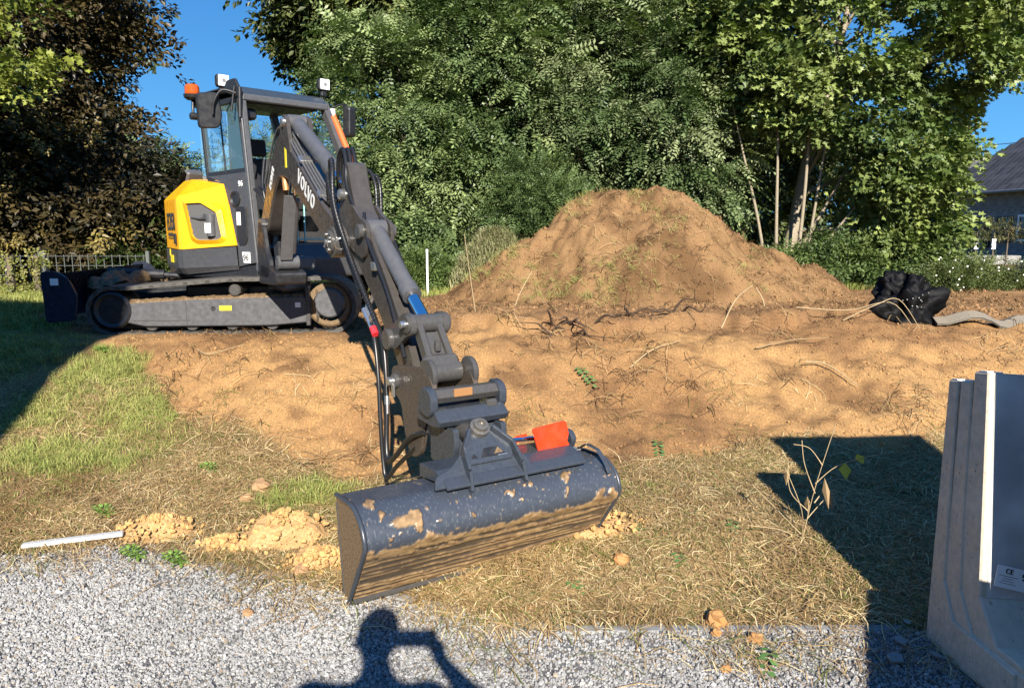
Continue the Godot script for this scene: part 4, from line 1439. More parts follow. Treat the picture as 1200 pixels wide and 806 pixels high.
	b.box(v3(0.95, 0.42, 0.16), v3(0.30, 0.10, 0.30), 0.02)
	b.bar(v3(0.84, 0.66, 0.36), v3(0.86, 0.95, 0.33), 0.05, 0.05)
	b.bar(v3(0.86, 0.95, 0.33), v3(0.97, 0.74, 0.33), 0.05, 0.05)
	b.box(v3(0.90, 0.62, 0.40), v3(0.16, 0.16, 0.03), 0.01)
	part("swing_bracket", b, M.frame, root)
	b = mb()
	var r4 := RandomNumberGenerator.new()
	r4.seed = 3
	for i in 9:
		var o := v3(r4.randf_range(-0.03, 0.03), r4.randf_range(-0.03, 0.03), r4.randf_range(-0.07, 0.07))
		b.tube(spline([v3(0.86, 0.62, 0.28) + o, v3(0.95, 0.88, 0.30) + o * 1.6, v3(1.04, 1.08, 0.30) + o * 1.3, v3(0.98, 1.22, 0.32) + o, v3(0.88, 1.30, 0.34) + o], 6), [0.016], 7)
	for i in 4:
		var o := v3(0, 0, i * 0.03)
		b.tube(spline([v3(0.84, 1.55, 0.20) + o, v3(0.90, 1.35, 0.26) + o, v3(0.96, 1.2, 0.28) + o, v3(1.0, 0.9, 0.26) + o], 6), [0.013], 7)
	part("hoses_at_boom_foot", b, M.hose, root)
	b = mb()
	b.box(v3(1.12, 0.75, 0.30), v3(0.1, 0.24, 0.14), 0.01)
	part("swing_valve", b, M.black, root)
	for i in 6:
		b = mb()
		b.hexbolt(v3(1.172, 0.67 + 0.05 * (i % 3), 0.27 + 0.05 * (i / 3)), v3(1, 0, 0), 0.012, 0.012)
		part("bolt", b, M.steel, root)

	# ---- boom and arm (s, y, t) in the boom's own plane
	var F2 := Vector3(0.515, 0, 0.857).normalized()
	var XB := X.affine_inverse() * Transform3D(Basis(F2, Vector3.UP, F2.cross(Vector3.UP)), BD)
	b = mb()
	for t in [-0.11, 0.11]:
		b.prism(rounded(poly([-4.02, 1.16, -3.62, 1.16, -3.58, 1.30, -3.70, 1.40, -3.78, 1.62, -3.92, 1.66, -4.0, 1.5]), 0.05), t - 0.02, t + 0.02, 0.008)
	b.prism(rounded(poly([-4.02, 1.10, -3.42, 1.12, -3.40, 1.22, -3.6, 1.26, -3.9, 1.28]), 0.03), -0.13, 0.13, 0.01)
	part("swing_post", b, M.black, root, XB)
	b = mb()
	var bo := rounded(poly([-4.0, 1.63, -3.76, 1.88, -3.52, 2.15, -3.30, 2.31, -3.14, 2.325, -3.02, 2.25, -2.80, 2.11, -2.24, 1.785, -1.86, 1.61, -1.78, 1.50, -1.80, 1.42, -1.93, 1.40, -2.15, 1.50, -2.61, 1.73, -2.95, 1.91, -3.13, 1.98, -3.30, 1.985, -3.48, 1.87, -3.74, 1.57, -3.9, 1.50]), 0.07, 5)
	b.prism(bo, -0.088, 0.095, 0.014)
	var boom := part("boom", b, M.boom, root, XB)
	b = mb()
	b.disc_pin(v3(-3.86, 1.60, -0.13), v3(-3.86, 1.60, 0.13), 0.07)
	b.disc_pin(v3(-1.87, 1.50, -0.165), v3(-1.87, 1.50, 0.165), 0.075)
	b.disc_pin(v3(-1.87, 1.50, -0.145), v3(-1.87, 1.50, 0.145), 0.10)
	part("pivot_pin", b, M.cast, boom)
	b = mb()
	for t in [-0.145, 0.145]:
		b.hexbolt(v3(-1.87, 1.50, t * 1.13), v3(0, 0, signf(t)), 0.02, 0.02)
		for a in 4: b.hexbolt(v3(-1.87 + 0.055 * cos(a * TAU / 4 + 0.5), 1.50 + 0.055 * sin(a * TAU / 4 + 0.5), t * 1.13), v3(0, 0, signf(t)), 0.010, 0.012)
	part("pin_bolts", b, M.steel, boom)
	b = mb()
	for t in [-0.085, 0.085]:
		b.prism(rounded(poly([-3.22, 2.26, -3.14, 2.40, -3.08, 2.45, -3.0, 2.42, -2.95, 2.30, -2.9, 2.13]), 0.04), t - 0.015, t + 0.015, 0.004)
	part("cylinder_ear", b, M.boom, boom)
	letter(boom, "VOLVO", 0.100, M.text_w, v3(-2.55, 1.86, 0.097), v3(0.86, -0.51, 0), v3(0.51, 0.86, 0), 1.0)
	letter(boom, "ECR58", 0.06, M.text_w, v3(-3.52, 1.99, 0.097), v3(0.64, 0.77, 0), v3(-0.77, 0.64, 0), 0.9)
	b = mb()
	b.xf = Transform3D(Basis(Vector3.UP, v3(-1, 0, 0), v3(0, 0, 1)), v3(-3.06, 2.13, 0.096))
	b.box(Vector3.ZERO, v3(0.17, 0.045, 0.003), 0.001)
	part("yellow_sticker", b, M.lemon, boom)
	# arm cylinder on top of the boom
	b = mb()
	var c0a := v3(-3.06, 2.385, 0)
	var c1a := v3(-1.82, 1.80, 0)
	var cd := (c1a - c0a).normalized()
	b.tube(PackedVector3Array([c0a + cd * 0.06, c0a + cd * 0.92]), [0.058], 22)
	b.tube(PackedVector3Array([c0a + cd * 0.88, c0a + cd * 0.98]), [0.066], 22)
	b.disc_pin(c0a - v3(0, 0, 0.07), c0a + v3(0, 0, 0.07), 0.06)
	part("arm_cylinder", b, M.frame, root, XB)
	b = mb()
	b.disc_pin(c0a - v3(0, 0, 0.12), c0a + v3(0, 0, 0.12), 0.035)
	b.disc_pin(c1a - v3(0, 0, 0.10), c1a + v3(0, 0, 0.10), 0.035)
	part("cylinder_pin", b, M.steel, root, XB)
	b = mb()
	b.tube(PackedVector3Array([c0a + cd * 0.95, c1a]), [0.034], 16)
	part("cylinder_rod", b, M.chrome, root, XB)
	# boom cylinder under the boom
	b = mb()
	var e0 := v3(-3.50, 1.30, 0.0)
	var e1 := v3(-3.20, 2.02, 0.0)
	var ed := (e1 - e0).normalized()
	b.tube(PackedVector3Array([e0 + ed * 0.10, e0 + ed * 0.56]), [0.062], 20)
	b.disc_pin(e0 - v3(0, 0, 0.09), e0 + v3(0, 0, 0.09), 0.06)
	b.bar(e0 + ed * 0.06 + v3(0.05, -0.03, 0.03), e0 + ed * 0.62 + v3(0.05, -0.03, 0.03), 0.10, 0.012)
	part("boom_cylinder", b, M.frame, root, XB)
	b = mb()
	b.tube(PackedVector3Array([e0 + ed * 0.55, e1]), [0.032], 16)
	part("cylinder_rod", b, M.chrome, root, XB)
	b = mb()
	b.tube(spline([v3(-3.28, 2.0, 0.03), v3(-3.20, 1.97, 0.07), v3(-3.18, 1.88, 0.07)], 4), [0.026], 8)
	part("copper_fitting", b, M.copper, root, XB)
	# steel pipes along the boom's back
	for i in 4:
		b = mb()
		var t := 0.085 - i * 0.024
		b.tube(spline([v3(-3.72, 1.96, t + 0.02), v3(-3.5, 2.20, t + 0.01), v3(-3.30, 2.345, t + 0.005), v3(-3.14, 2.355, t), v3(-2.98, 2.26, t), v3(-2.7, 2.09, t), v3(-2.24, 1.82, t), v3(-2.06, 1.76, t)], 6), [0.0095], 8)
		part("hydraulic_pipe", b, M.frame, root, XB)
	for q in [v3(-2.66, 2.07, 0.05), v3(-2.22, 1.81, 0.05)]:
		b = mb()
		b.xf = Transform3D(Basis(v3(0.81, -0.585, 0), v3(0.585, 0.81, 0), v3(0, 0, 1)), q)
		b.box(v3(0, 0.01, 0), v3(0.07, 0.025, 0.12), 0.004)
		part("pipe_clamp", b, M.steel, root, XB)
	# hoses from boom to arm
	b = mb()
	coil_hose(b, [v3(-2.06, 1.77, 0.085), v3(-1.93, 1.93, 0.13), v3(-1.80, 1.82, 0.16), v3(-1.72, 1.62, 0.15), v3(-1.60, 1.40, 0.12), v3(-1.42, 1.22, 0.115)], 0.016)
	coil_hose(b, [v3(-2.06, 1.77, 0.055), v3(-1.96, 2.0, 0.10), v3(-1.80, 1.98, 0.14), v3(-1.70, 1.74, 0.17), v3(-1.56, 1.46, 0.14), v3(-1.36, 1.22, 0.12), v3(-1.18, 1.06, 0.115)], 0.016)
	part("guarded_hose", b, M.hose, root, XB)
	b = mb()
	for i in 3:
		var t := 0.02 - i * 0.03
		coil_hose(b, [v3(-2.06, 1.77, t), v3(-1.98, 2.02, t + 0.02), v3(-1.88, 2.09, t + 0.02), v3(-1.80, 2.0, t + 0.03), v3(-1.74, 1.86, t + 0.05), v3(-1.60, 1.68, t + 0.04)], 0.014, false)
	part("hose", b, M.hose, root, XB)
	b = mb()
	for i in 2:
		var t := -0.17 - i * 0.03
		coil_hose(b, [v3(-1.97, 1.58, t + 0.07), v3(-1.95, 1.84, t + 0.06), v3(-1.86 + i * 0.02, 1.955 - i * 0.03, t + 0.05), v3(-1.77, 1.86, t + 0.04), v3(-1.73, 1.66, t + 0.05), v3(-1.66, 1.46, t + 0.07)], 0.013)
	part("guarded_hose", b, M.hose, root, XB)
	# arm
	b = mb()
	b.prism(rounded(poly([-2.0, 1.46, -1.97, 1.62, -1.89, 1.84, -1.83, 2.0, -1.73, 2.0, -1.68, 1.86, -1.60, 1.70, -1.40, 1.58, -1.16, 1.34, -0.80, 0.93, -0.75, 0.79, -0.80, 0.70, -0.92, 0.70, -1.02, 0.86, -1.30, 1.12, -1.62, 1.38, -1.78, 1.41, -1.90, 1.40]), 0.05, 4), -0.062, 0.062, 0.010)
	var arm := part("arm", b, M.boom, root, XB)
	b = mb()
	for t in [-0.075, 0.075]:
		b.prism(rounded(poly([-1.78, 1.70, -1.62, 1.74, -1.50, 1.66, -1.36, 1.62, -1.36, 1.50, -1.44, 1.40, -1.66, 1.46]), 0.05), t - 0.012, t + 0.012, 0.003)
	part("cylinder_lug", b, M.boom, arm)
	b = mb()
	b.disc_pin(v3(-0.85, 0.77, -0.13), v3(-0.85, 0.77, 0.13), 0.064)
	b.disc_pin(v3(-0.85, 0.77, 0.125), v3(-0.85, 0.77, 0.155), 0.042)
	part("pivot_pin", b, M.cast, arm)
	b = mb()
	b.disc_pin(v3(-1.44, 1.57, -0.12), v3(-1.44, 1.57, 0.12), 0.045)
	part("pivot_pin", b, M.cast, arm)
	b = mb()
	b.disc_pin(v3(-0.98, 0.98, -0.14), v3(-0.98, 0.98, 0.14), 0.06)
	part("pivot_pin", b, M.cast, arm)
	b = mb()
	b.hexbolt(v3(-0.85, 0.77, 0.155), v3(0, 0, 1), 0.026, 0.03)
	b.box(v3(-0.83, 0.72, 0.16), v3(0.03, 0.07, 0.012), 0.004)
	b.hexbolt(v3(-0.73, 1.09, 0.125), v3(0, 0, 1), 0.022, 0.03)
	part("pin_bolts", b, M.steel, arm)
	b = mb()
	var k0 := v3(-1.44, 1.585, 0)
	var k1 := v3(-0.73, 1.09, 0)
	var kd := (k1 - k0).normalized()
	b.tube(PackedVector3Array([k0 + kd * 0.03, k0 + kd * 0.60]), [0.048], 22)
	b.tube(PackedVector3Array([k0 + kd * 0.56, k0 + kd * 0.64]), [0.055], 22)
	b.disc_pin(k0 - v3(0, 0, 0.06), k0 + v3(0, 0, 0.06), 0.056)
	part("bucket_cylinder", b, M.frame, root, XB)
	b = mb()
	b.tube(PackedVector3Array([k0 + kd * 0.6, k1]), [0.034], 18)
	part("cylinder_rod", b, M.chrome, root, XB)
	# clamps and pipes on the arm
	b = mb()
	coil_hose(b, [v3(-1.18, 1.06, 0.115), v3(-1.08, 0.95, 0.115), v3(-1.02, 0.80, 0.125), v3(-0.98, 0.60, 0.14), v3(-0.95, 0.40, 0.16), v3(-0.90, 0.31, 0.17), v3(-0.80, 0.36, 0.17), v3(-0.64, 0.50, 0.15), v3(-0.50, 0.56, 0.13)], 0.015, false)
	coil_hose(b, [v3(-1.20, 1.05, 0.135), v3(-1.12, 0.93, 0.145), v3(-1.06, 0.74, 0.155), v3(-1.02, 0.5, 0.165), v3(-0.98, 0.28, 0.17), v3(-0.93, 0.20, 0.17), v3(-0.82, 0.30, 0.15), v3(-0.62, 0.45, 0.12)], 0.013, false)
	part("bucket_tilt_hose", b, M.hose, root, XB)
	b = mb()
	for q in [[v3(-1.30, 1.14, 0.118), v3(-1.16, 1.03, 0.118)], [v3(-1.30, 1.12, 0.142), v3(-1.18, 1.02, 0.142)], [v3(-0.985, 0.66, 0.135), v3(-0.97, 0.56, 0.143)]]:
		b.tube(PackedVector3Array([q[0], q[0].lerp(q[1], 0.45), q[0].lerp(q[1], 0.5), q[1]]), [0.016, 0.016, 0.012, 0.012], 8)
	part("hose_fitting", b, M.steel, root, XB)
	b = mb()
	b.tube(PackedVector3Array([v3(-1.16, 1.025, 0.142), v3(-1.12, 0.99, 0.142)]), [0.021], 10)
	part("red_cap", b, M.redp, root, XB)
	b = mb()
	b.tube(PackedVector3Array([v3(-1.21, 1.16, -0.10), v3(-1.14, 1.10, -0.10)]), [0.022], 10)
	part("red_cap", b, M.redp, root, XB)
	b = mb()
	coil_hose(b, [v3(-1.50, 1.68, 0.05), v3(-1.38, 1.54, 0.082), v3(-1.1, 1.26, 0.08), v3(-0.9, 1.02, 0.09), v3(-0.8, 0.9, 0.1)], 0.011, false)
	coil_hose(b, [v3(-1.50, 1.66, -0.05), v3(-1.38, 1.52, -0.085), v3(-1.1, 1.24, -0.085), v3(-0.9, 1.0, -0.09)], 0.011, false)
	part("hose", b, M.hose, root, XB)
	b = mb()
	b.box(v3(-1.26, 1.37, 0.082), v3(0.07, 0.05, 0.03), 0.006)
	b.lathe(PackedVector2Array([Vector2(0.046, 0), Vector2(0.052, 0.006), Vector2(0.046, 0.012)]), v3(-1.66, 1.50, 0.14), v3(0.8, -0.6, 0), 14)
	part("hose_clamp", b, M.steel, root, XB)
	# tipping lever and link
	b = mb()
	for t in [-0.095, 0.095]:
		b.prism(rounded(poly([-1.04, 0.96, -1.0, 1.04, -0.78, 1.15, -0.68, 1.14, -0.67, 1.04, -0.76, 1.02, -0.93, 0.92]), 0.04), t - 0.016, t + 0.016, 0.004)
	part("tipping_lever", b, M.cast, root, XB)
	b = mb()
	b.disc_pin(v3(-0.73, 1.09, -0.125), v3(-0.73, 1.09, 0.125), 0.05, 22)
	part("lever_tube", b, M.cast, root, XB)
	b = mb()
	for t in [-0.062, 0.062]:
		b.bar(v3(-0.72, 1.08, t * 0.9), v3(-0.54, 0.86, t), 0.035, 0.075, v3(0, 0, 1), 0.01)
	b.bar(v3(-0.70, 1.04, 0), v3(-0.55, 0.86, 0), 0.12, 0.03, v3(0, 0, 1), 0.006)
	b.bar(v3(-0.60, 0.93, 0), v3(-0.53, 0.84, 0), 0.20, 0.09, v3(0, 0, 1), 0.02)
	b.disc_pin(v3(-0.545, 0.855, -0.10), v3(-0.545, 0.855, 0.10), 0.052)
	b.box(v3(-0.60, 0.985, 0.0), v3(0.03, 0.06, 0.03), 0.006)
	part("bucket_link", b, M.cast, root, XB)
	# quick coupler
	b = mb()
	for t in [-0.115, 0.115]:
		b.prism(rounded(poly([-0.93, 0.84, -0.80, 0.86, -0.62, 0.88, -0.48, 0.90, -0.40, 0.84, -0.36, 0.74, -0.48, 0.62, -0.56, 0.42, -0.68, 0.38, -0.76, 0.50, -0.80, 0.66, -0.92, 0.70]), 0.05), t - 0.014, t + 0.014, 0.004)
	part("coupler_side_plate", b, M.rusty, root, XB)
	b = mb()
	b.box(v3(-0.56, 0.64, 0), v3(0.26, 0.20, 0.24), 0.02)
	for t in [-0.12, 0.11]:
		b.lathe(PackedVector2Array([Vector2(0, 0), Vector2(0.075, 0), Vector2(0.08, 0.01), Vector2(0.08, 0.03), Vector2(0.0, 0.035)]), v3(-0.47, 0.86, t - 0.015), v3(0, 0, 1), 16)
	part("coupler_body", b, M.cast, root, XB)

	# ---- grading bucket, in its own slightly turned frame
	var roll := deg_to_rad(0.3)
	var R2 := F2.cross(Vector3.UP)
	var Rk := (R2 * cos(roll) - Vector3.UP * sin(roll)).normalized()
	var XK := X.affine_inverse() * Transform3D(Basis(F2, Rk.cross(F2), Rk), BD + F2 * 0.095 + Vector3(0, 0.002, 0))
	var XS := Transform3D(Basis(), v3(-0.06, -0.015, 0.035))
	var corner := rounded(poly([-0.235, 0.455, -0.225, 0.4555, -0.01, 0.470, 0.082, 0.415, 0.118, 0.335, -0.12, -0.002, -0.135, -0.022]), 0.07, 6)
	var curve := PackedVector3Array()
	for q in corner: curve.append(v3(q.x, q.y, 0))
	var clen := 0.0
	for q in curve.size() - 1: clen += curve[q].distance_to(curve[q + 1])
	var prof := PackedVector3Array()
	for q in 121:      # even steps along the bent plate
		var want := clen * q / 120.0
		var gone := 0.0
		for e in curve.size() - 1:
			var l := curve[e].distance_to(curve[e + 1])
			if gone + l >= want - 1e-7 and l > 1e-7:
				prof.append(curve[e].lerp(curve[e + 1], clampf((want - gone) / l, 0.0, 1.0)))
				break
			gone += l
	var arc := PackedFloat32Array([0.0])
	for i in prof.size() - 1: arc.append(arc[i] + prof[i].distance_to(prof[i + 1]))
	var total_arc := arc[arc.size() - 1]
	var NU := 300
	var NV := prof.size()
	var pts := PackedVector3Array()
	var nrm := PackedVector3Array()
	var cols := PackedColorArray()
	var ii := PackedInt32Array()
	var paintc := Color(0.042, 0.050, 0.064)
	var mudc := Color(0.27, 0.175, 0.085)
	for j in NV:
		var tg := (prof[mini(j + 1, NV - 1)] - prof[maxi(j - 1, 0)]).normalized()
		var no := Vector3(-tg.y, tg.x, 0) * 1.0
		if no.dot(Vector3(0.6, 0.4, 0)) < 0: no = -no
		var a := arc[j] / total_arc
		for i in NU:
			var t := -0.57 + 1.27 * i / (NU - 1.0)
			var x := t * 100.0
			var y := arc[j] * 100.0
			var w := n1.get_noise_2d(x * 5.0, y * 5.0)
			var w2 := n2.get_noise_2d(x * 4.0, y * 9.0)
			var w3 := n3.get_noise_2d(x * 8.0, y * 8.0)
			var lower := smoothstep(0.515, 0.528, a + w * 0.05 + w3 * 0.025)
			var patch := smoothstep(0.315, 0.328, w + w3 * 0.12 - absf(a - 0.40) * 0.9 - 0.06)
			patch = maxf(patch, smoothstep(0.004, -0.002, Vector2((t - 0.52) / 5.0, (a - 0.40) / 2.2).length() - 0.012 + w3 * 0.004))
			var st := n2.get_noise_2d(x * 0.45 + y * 0.6, y * 20.0) * 0.75 + n1.get_noise_2d(x * 0.7, y * 34.0) * 0.5     # scraped streaks
			var band := smoothstep(0.10, -0.08, absf(a - 0.71) - 0.12 + w * 0.05)
			var scr := smoothstep(0.04, 0.12, st + band * 0.25 - 0.05) * smoothstep(0.56, 0.62, a)
			scr = maxf(scr, smoothstep(0.022, 0.010, absf(a - 0.595 + w3 * 0.012)) * smoothstep(-0.25, 0.0, w2 + w))
			var top_mud := smoothstep(0.64, 0.66, w3 * 0.9 + w2 * 0.5) * 0.6
			var mud := maxf(lower * (1.0 - scr * 0.85), maxf(patch, top_mud))
			var scratch := smoothstep(0.40, 0.52, n3.get_noise_2d(x * 26.0 + y * 6.0, y * 10.0)) * (1.0 - lower) * 0.5
			var edge := smoothstep(0.935, 0.955, a)
			var c := paintc.lerp(Color(0.15, 0.155, 0.16), scratch)
			c = c.lerp(Color(0.032, 0.029, 0.027), scr * lower * 0.92)
			var mc := mudc.lerp(Color(0.15, 0.092, 0.046), clampf(0.35 + w2 * 1.2 + w * 0.6, 0, 1)).lerp(Color(0.38, 0.25, 0.13), clampf(w3 * 1.2, 0, 0.6))
			c = c.lerp(mc, mud)
			c = c.lerp(Color(0.06, 0.05, 0.042), edge * (0.75 + 0.25 * w2))
			cols.append(c)
			pts.append(prof[j] + Vector3(0, 0, t) + no * (mud * (0.004 + 0.005 * maxf(-0.3, w2 + w * 0.5) + patch * 0.003) - scr * 0.0025))
			nrm.append(no)
	# relief normals
	for j in NV:
		for i in NU:
			var dx := pts[j * NU + mini(i + 1, NU - 1)] - pts[j * NU + maxi(i - 1, 0)]
			var dy := pts[mini(j + 1, NV - 1) * NU + i] - pts[maxi(j - 1, 0) * NU + i]
			var q := dx.cross(dy).normalized()
			nrm[j * NU + i] = q if q.dot(nrm[j * NU + i]) > 0 else -q
	for j in NV - 1:
		for i in NU - 1:
			var a := j * NU + i
			ii.append_array([a, a + NU + 1, a + 1, a, a + NU, a + NU + 1])
	var arr := []
	arr.resize(Mesh.ARRAY_MAX)
	arr[Mesh.ARRAY_VERTEX] = pts; arr[Mesh.ARRAY_NORMAL] = nrm; arr[Mesh.ARRAY_COLOR] = cols; arr[Mesh.ARRAY_INDEX] = ii
	var am := ArrayMesh.new()
	am.add_surface_from_arrays(Mesh.PRIMITIVE_TRIANGLES, arr)
	var bk := MeshInstance3D.new()
	bk.name = "grading_bucket"
	bk.mesh = am
	bk.material_override = M.bucket
	bk.transform = XK
	root.add_child(bk, true)
	# inside of the shell and the end plates
	b = mb()
	for j in NV - 1:
		var tg := (prof[j + 1] - prof[j]).normalized()
		var no := Vector3(-tg.y, tg.x, 0)
		if no.dot(Vector3(0.6, 0.4, 0)) > 0: no = -no
		b.quad(prof[j] + no * 0.014 - v3(0, 0, 0.56), prof[j + 1] + no * 0.014 - v3(0, 0, 0.56), prof[j + 1] + no * 0.014 + v3(0, 0, 0.695), prof[j] + no * 0.014 + v3(0, 0, 0.695), no)
	b.quad(prof[0], prof[0] - v3(0, 0.014, 0), prof[0] + v3(0, -0.014, 0.69), prof[0] + v3(0, 0, 0.695), v3(-1, 0, 0))
	b.quad(prof[0], prof[0] - v3(0, 0.014, 0), prof[0] + v3(0, -0.014, -0.56), prof[0] + v3(0, 0, -0.69), v3(-1, 0, 0))
	part("bucket_lining", b, M.mud, bk)
	for t in [-0.57, 0.70]:
		b = mb()
		var ep := PackedVector2Array()
		for j in range(0, NV, 2): ep.append(Vector2(prof[j].x, prof[j].y))
		ep.append(Vector2(-0.145, -0.03))
		ep.append(Vector2(-0.185, 0.04))
		ep.append(Vector2(-0.235, 0.44))
		b.prism(ep, t - 0.012, t + 0.012, 0.003)
		part("bucket_end_plate", b, M.mud, bk)
		b = mb()
		var rim := PackedVector3Array()
		for j in NV: rim.append(prof[j] * 1.0 + v3(0.0, 0.0, t + signf(t) * 0.010))
		b.tube(rim, [0.011], 6)
		part("weld_rim", b, M.bpaint, bk)
		b = mb()
		b.bar(v3(-0.23, 0.42, t), v3(-0.17, 0.02, t), 0.03, 0.02)
		part("side_cutter", b, M.cast, bk)
	b = mb()
	b.prism(poly([-0.075, 0.038, -0.055, 0.028, -0.145, -0.052, -0.16, -0.048]), -0.575, 0.705, 0.003)
	part("cutting_edge", b, M.cast, bk)
	# beam over the shell, carrying the tilt bracket
	b = mb()
	b.prism(rounded(poly([-0.25, 0.46, -0.25, 0.525, -0.08, 0.535, 0.0, 0.515, 0.045, 0.488, 0.04, 0.474, -0.02, 0.482, -0.1, 0.478]), 0.008), -0.43, 0.31, 0.004)
	part("top_beam", b, M.bpaint, bk)
	b = mb()
	b.prism(rounded(poly([-0.24, 0.45, -0.15, 0.50, -0.13, 0.55, -0.17, 0.585, -0.22, 0.58, -0.26, 0.5]), 0.03), -0.50, -0.47, 0.004)
	b.prism(rounded(poly([-0.2, 0.46, -0.10, 0.525, 0.0, 0.52, 0.07, 0.46, 0.10, 0.415, 0.05, 0.44]), 0.02), -0.545, -0.52, 0.004)
	part("cylinder_lug", b, M.bpaint, bk)
	b = mb()
	b.disc_pin(v3(-0.20, 0.53, -0.475), v3(-0.20, 0.53, -0.455), 0.016, 12)
	b.hexbolt(v3(-0.16, 0.53, -0.485), v3(1, 0.2, 0), 0.012, 0.012)
	part("pin_bolts", b, M.steel, bk)
	# A-shaped front plate with a window, facing along the bucket's own axis
	var XA := Transform3D(Basis(v3(0, 0, -1), v3(-0.72, 0.69, 0).normalized(), v3(0.69, 0.72, 0).normalized()), v3(-0.03, 0.515, 0.05))
	b = mb()
	var outer := poly([-0.31, -0.06, -0.285, 0.0, -0.20, 0.03, -0.13, 0.09, -0.075, 0.17, -0.05, 0.215, 0.05, 0.215, 0.075, 0.17, 0.13, 0.09, 0.19, 0.02, 0.20, -0.06])
	b.prism(rounded(outer, 0.015), 0.0, 0.018, 0.004)
	b.prism(rounded(poly([-0.115, 0.02, -0.125, 0.085, -0.05, 0.185, 0.05, 0.185, 0.125, 0.085, 0.115, 0.02]), 0.02), 0.02, 0.032, 0.004)
	part("tilt_bracket", b, M.bpaint, bk, XA)
	b = mb()
	b.prism(poly([-0.05, 0.045, -0.02, 0.09, 0.045, 0.09, 0.08, 0.05, 0.05, 0.043]), 0.033, 0.035, 0.0005)
	part("bracket_window", b, M.black, bk, XA)
	b = mb()
	b.prism(poly([-0.10, 0.045, -0.078, 0.07, -0.065, 0.045]), 0.033, 0.035, 0.0005)
	part("bracket_window", b, M.black, bk, XA)
	b = mb()
	b.prism(poly([0.02, 0.052, 0.05, 0.085, 0.068, 0.056]), 0.0355, 0.0365, 0.0003)
	part("caked_earth", b, M.mud, bk, XA)
	b = mb()
	b.box(v3(0.062, 0.042, 0.036), v3(0.05, 0.008, 0.006), 0.002)
	part("worn_edge", b, M.steel, bk, XA)
	for s in [-1, 1]:
		b = mb()
		var rp := [v3(s * 0.06, 0.185, 0.035), v3(s * 0.125, 0.09, 0.04), v3(s * 0.135, -0.01, 0.035), v3(s * 0.14, -0.085, -0.006), v3(s * 0.142, -0.145, -0.075)]
		for i in 4: b.bar(rp[i], rp[i + 1] + (rp[i + 1] - rp[i]).normalized() * 0.004, 0.016, 0.055, v3(1, 0, 0), 0.003)
		part("bracket_rib", b, M.bpaint, bk, XA)
	b = mb()
	b.lathe(PackedVector2Array([Vector2(0.048, 0), Vector2(0.048, 0.05), Vector2(0.036, 0.054), Vector2(0.034, 0.07), Vector2(0.02, 0.072), Vector2(0.018, 0.06), Vector2(0, 0.06)]), v3(0, 0.19, 0.0), v3(0, 0.1, 1), 22)
	part("tilt_pin", b, M.pinmetal, bk, XA)
	b = mb()
	b.tube(PackedVector3Array([v3(-0.45, 0.632, 0), v3(-0.15, 0.632, 0)]), [0.045], 16)
	part("tilt_shaft", b, M.cast, bk, XS)
	# adapter above it, hooked in the coupler
	b = mb()
	b.prism(rounded(poly([-0.50, 0.73, -0.30, 0.745, -0.235, 0.70, -0.26, 0.665, -0.31, 0.655, -0.50, 0.66]), 0.01), -0.24, 0.145, 0.008)
	b.prism(rounded(poly([-0.48, 0.45, -0.48, 0.66, -0.32, 0.66, -0.25, 0.60, -0.25, 0.52, -0.3, 0.45]), 0.015), -0.225, 0.085, 0.006)
	b.prism(rounded(poly([-0.34, 0.50, -0.28, 0.66, -0.20, 0.665, -0.19, 0.58, -0.24, 0.49]), 0.02), -0.20, -0.17, 0.004)
	b.prism(rounded(poly([-0.34, 0.50, -0.28, 0.66, -0.20, 0.665, -0.19, 0.58, -0.24, 0.49]), 0.02), 0.06, 0.09, 0.004)
	part("coupler_adapter", b, M.bpaint, bk, XS)
	b = mb()
	b.prism(rounded(poly([-0.40, 0.79, -0.40, 0.83, -0.33, 0.835, -0.305, 0.80, -0.33, 0.765]), 0.006), -0.235, 0.135, 0.005)
	part("coupler_hook_bar", b, M.cast, bk, XS)
	for t in [-0.235, 0.145]:
		b = mb()
		b.prism(rounded(poly([-0.43, 0.72, -0.43, 0.82, -0.39, 0.85, -0.32, 0.845, -0.285, 0.81, -0.285, 0.74, -0.33, 0.70]), 0.025), t - 0.02, t + 0.02, 0.006)
		part("adapter_ear", b, M.bpaint, bk, XS)
	b = mb()
	b.box(v3(-0.31, 0.815, -0.02), v3(0.012, 0.04, 0.10), 0.004)
	part("rusty_wear_patch", b, M.copper, bk, XS)
	b = mb()
	b.box(v3(-0.32, 0.72, 0.09), v3(0.04, 0.05, 0.05), 0.01)
	b.box(v3(-0.30, 0.745, -0.17), v3(0.04, 0.04, 0.06), 0.01)
	part("coupler_wedge", b, M.cast, bk, XS)
	# tilt cylinder under a red guard
	b = mb()
	b.tube(PackedVector3Array([v3(-0.16, 0.585, -0.13), v3(-0.16, 0.575, -0.30)]), [0.011], 12)
	b.tube(PackedVector3Array([v3(-0.16, 0.575, -0.27), v3(-0.16, 0.573, -0.30)]), [0.022], 12)
	part("tilt_rod", b, M.chrome, bk)
	b = mb()
	b.tube(PackedVector3Array([v3(-0.16, 0.573, -0.30), v3(-0.17, 0.545, -0.42)]), [0.03], 16)
	part("tilt_cylinder", b, M.black, bk)
	b = mb()
	var XR := Transform3D(Basis(v3(0.0, 0.0, -1), v3(-0.15, 0.98, 0).normalized(), v3(0.98, 0.15, 0).normalized()), v3(-0.105, 0.555, -0.315))
	b.prism(rounded(poly([-0.055, -0.085, 0.105, -0.07, 0.115, -0.02, 0.10, 0.0, 0.115, 0.03, 0.105, 0.10, -0.095, 0.085]), 0.02), -0.006, 0.006, 0.002)
	b.xf = Transform3D.IDENTITY
	part("red_cylinder_guard", b, M.red, bk, XR)
	b = mb()
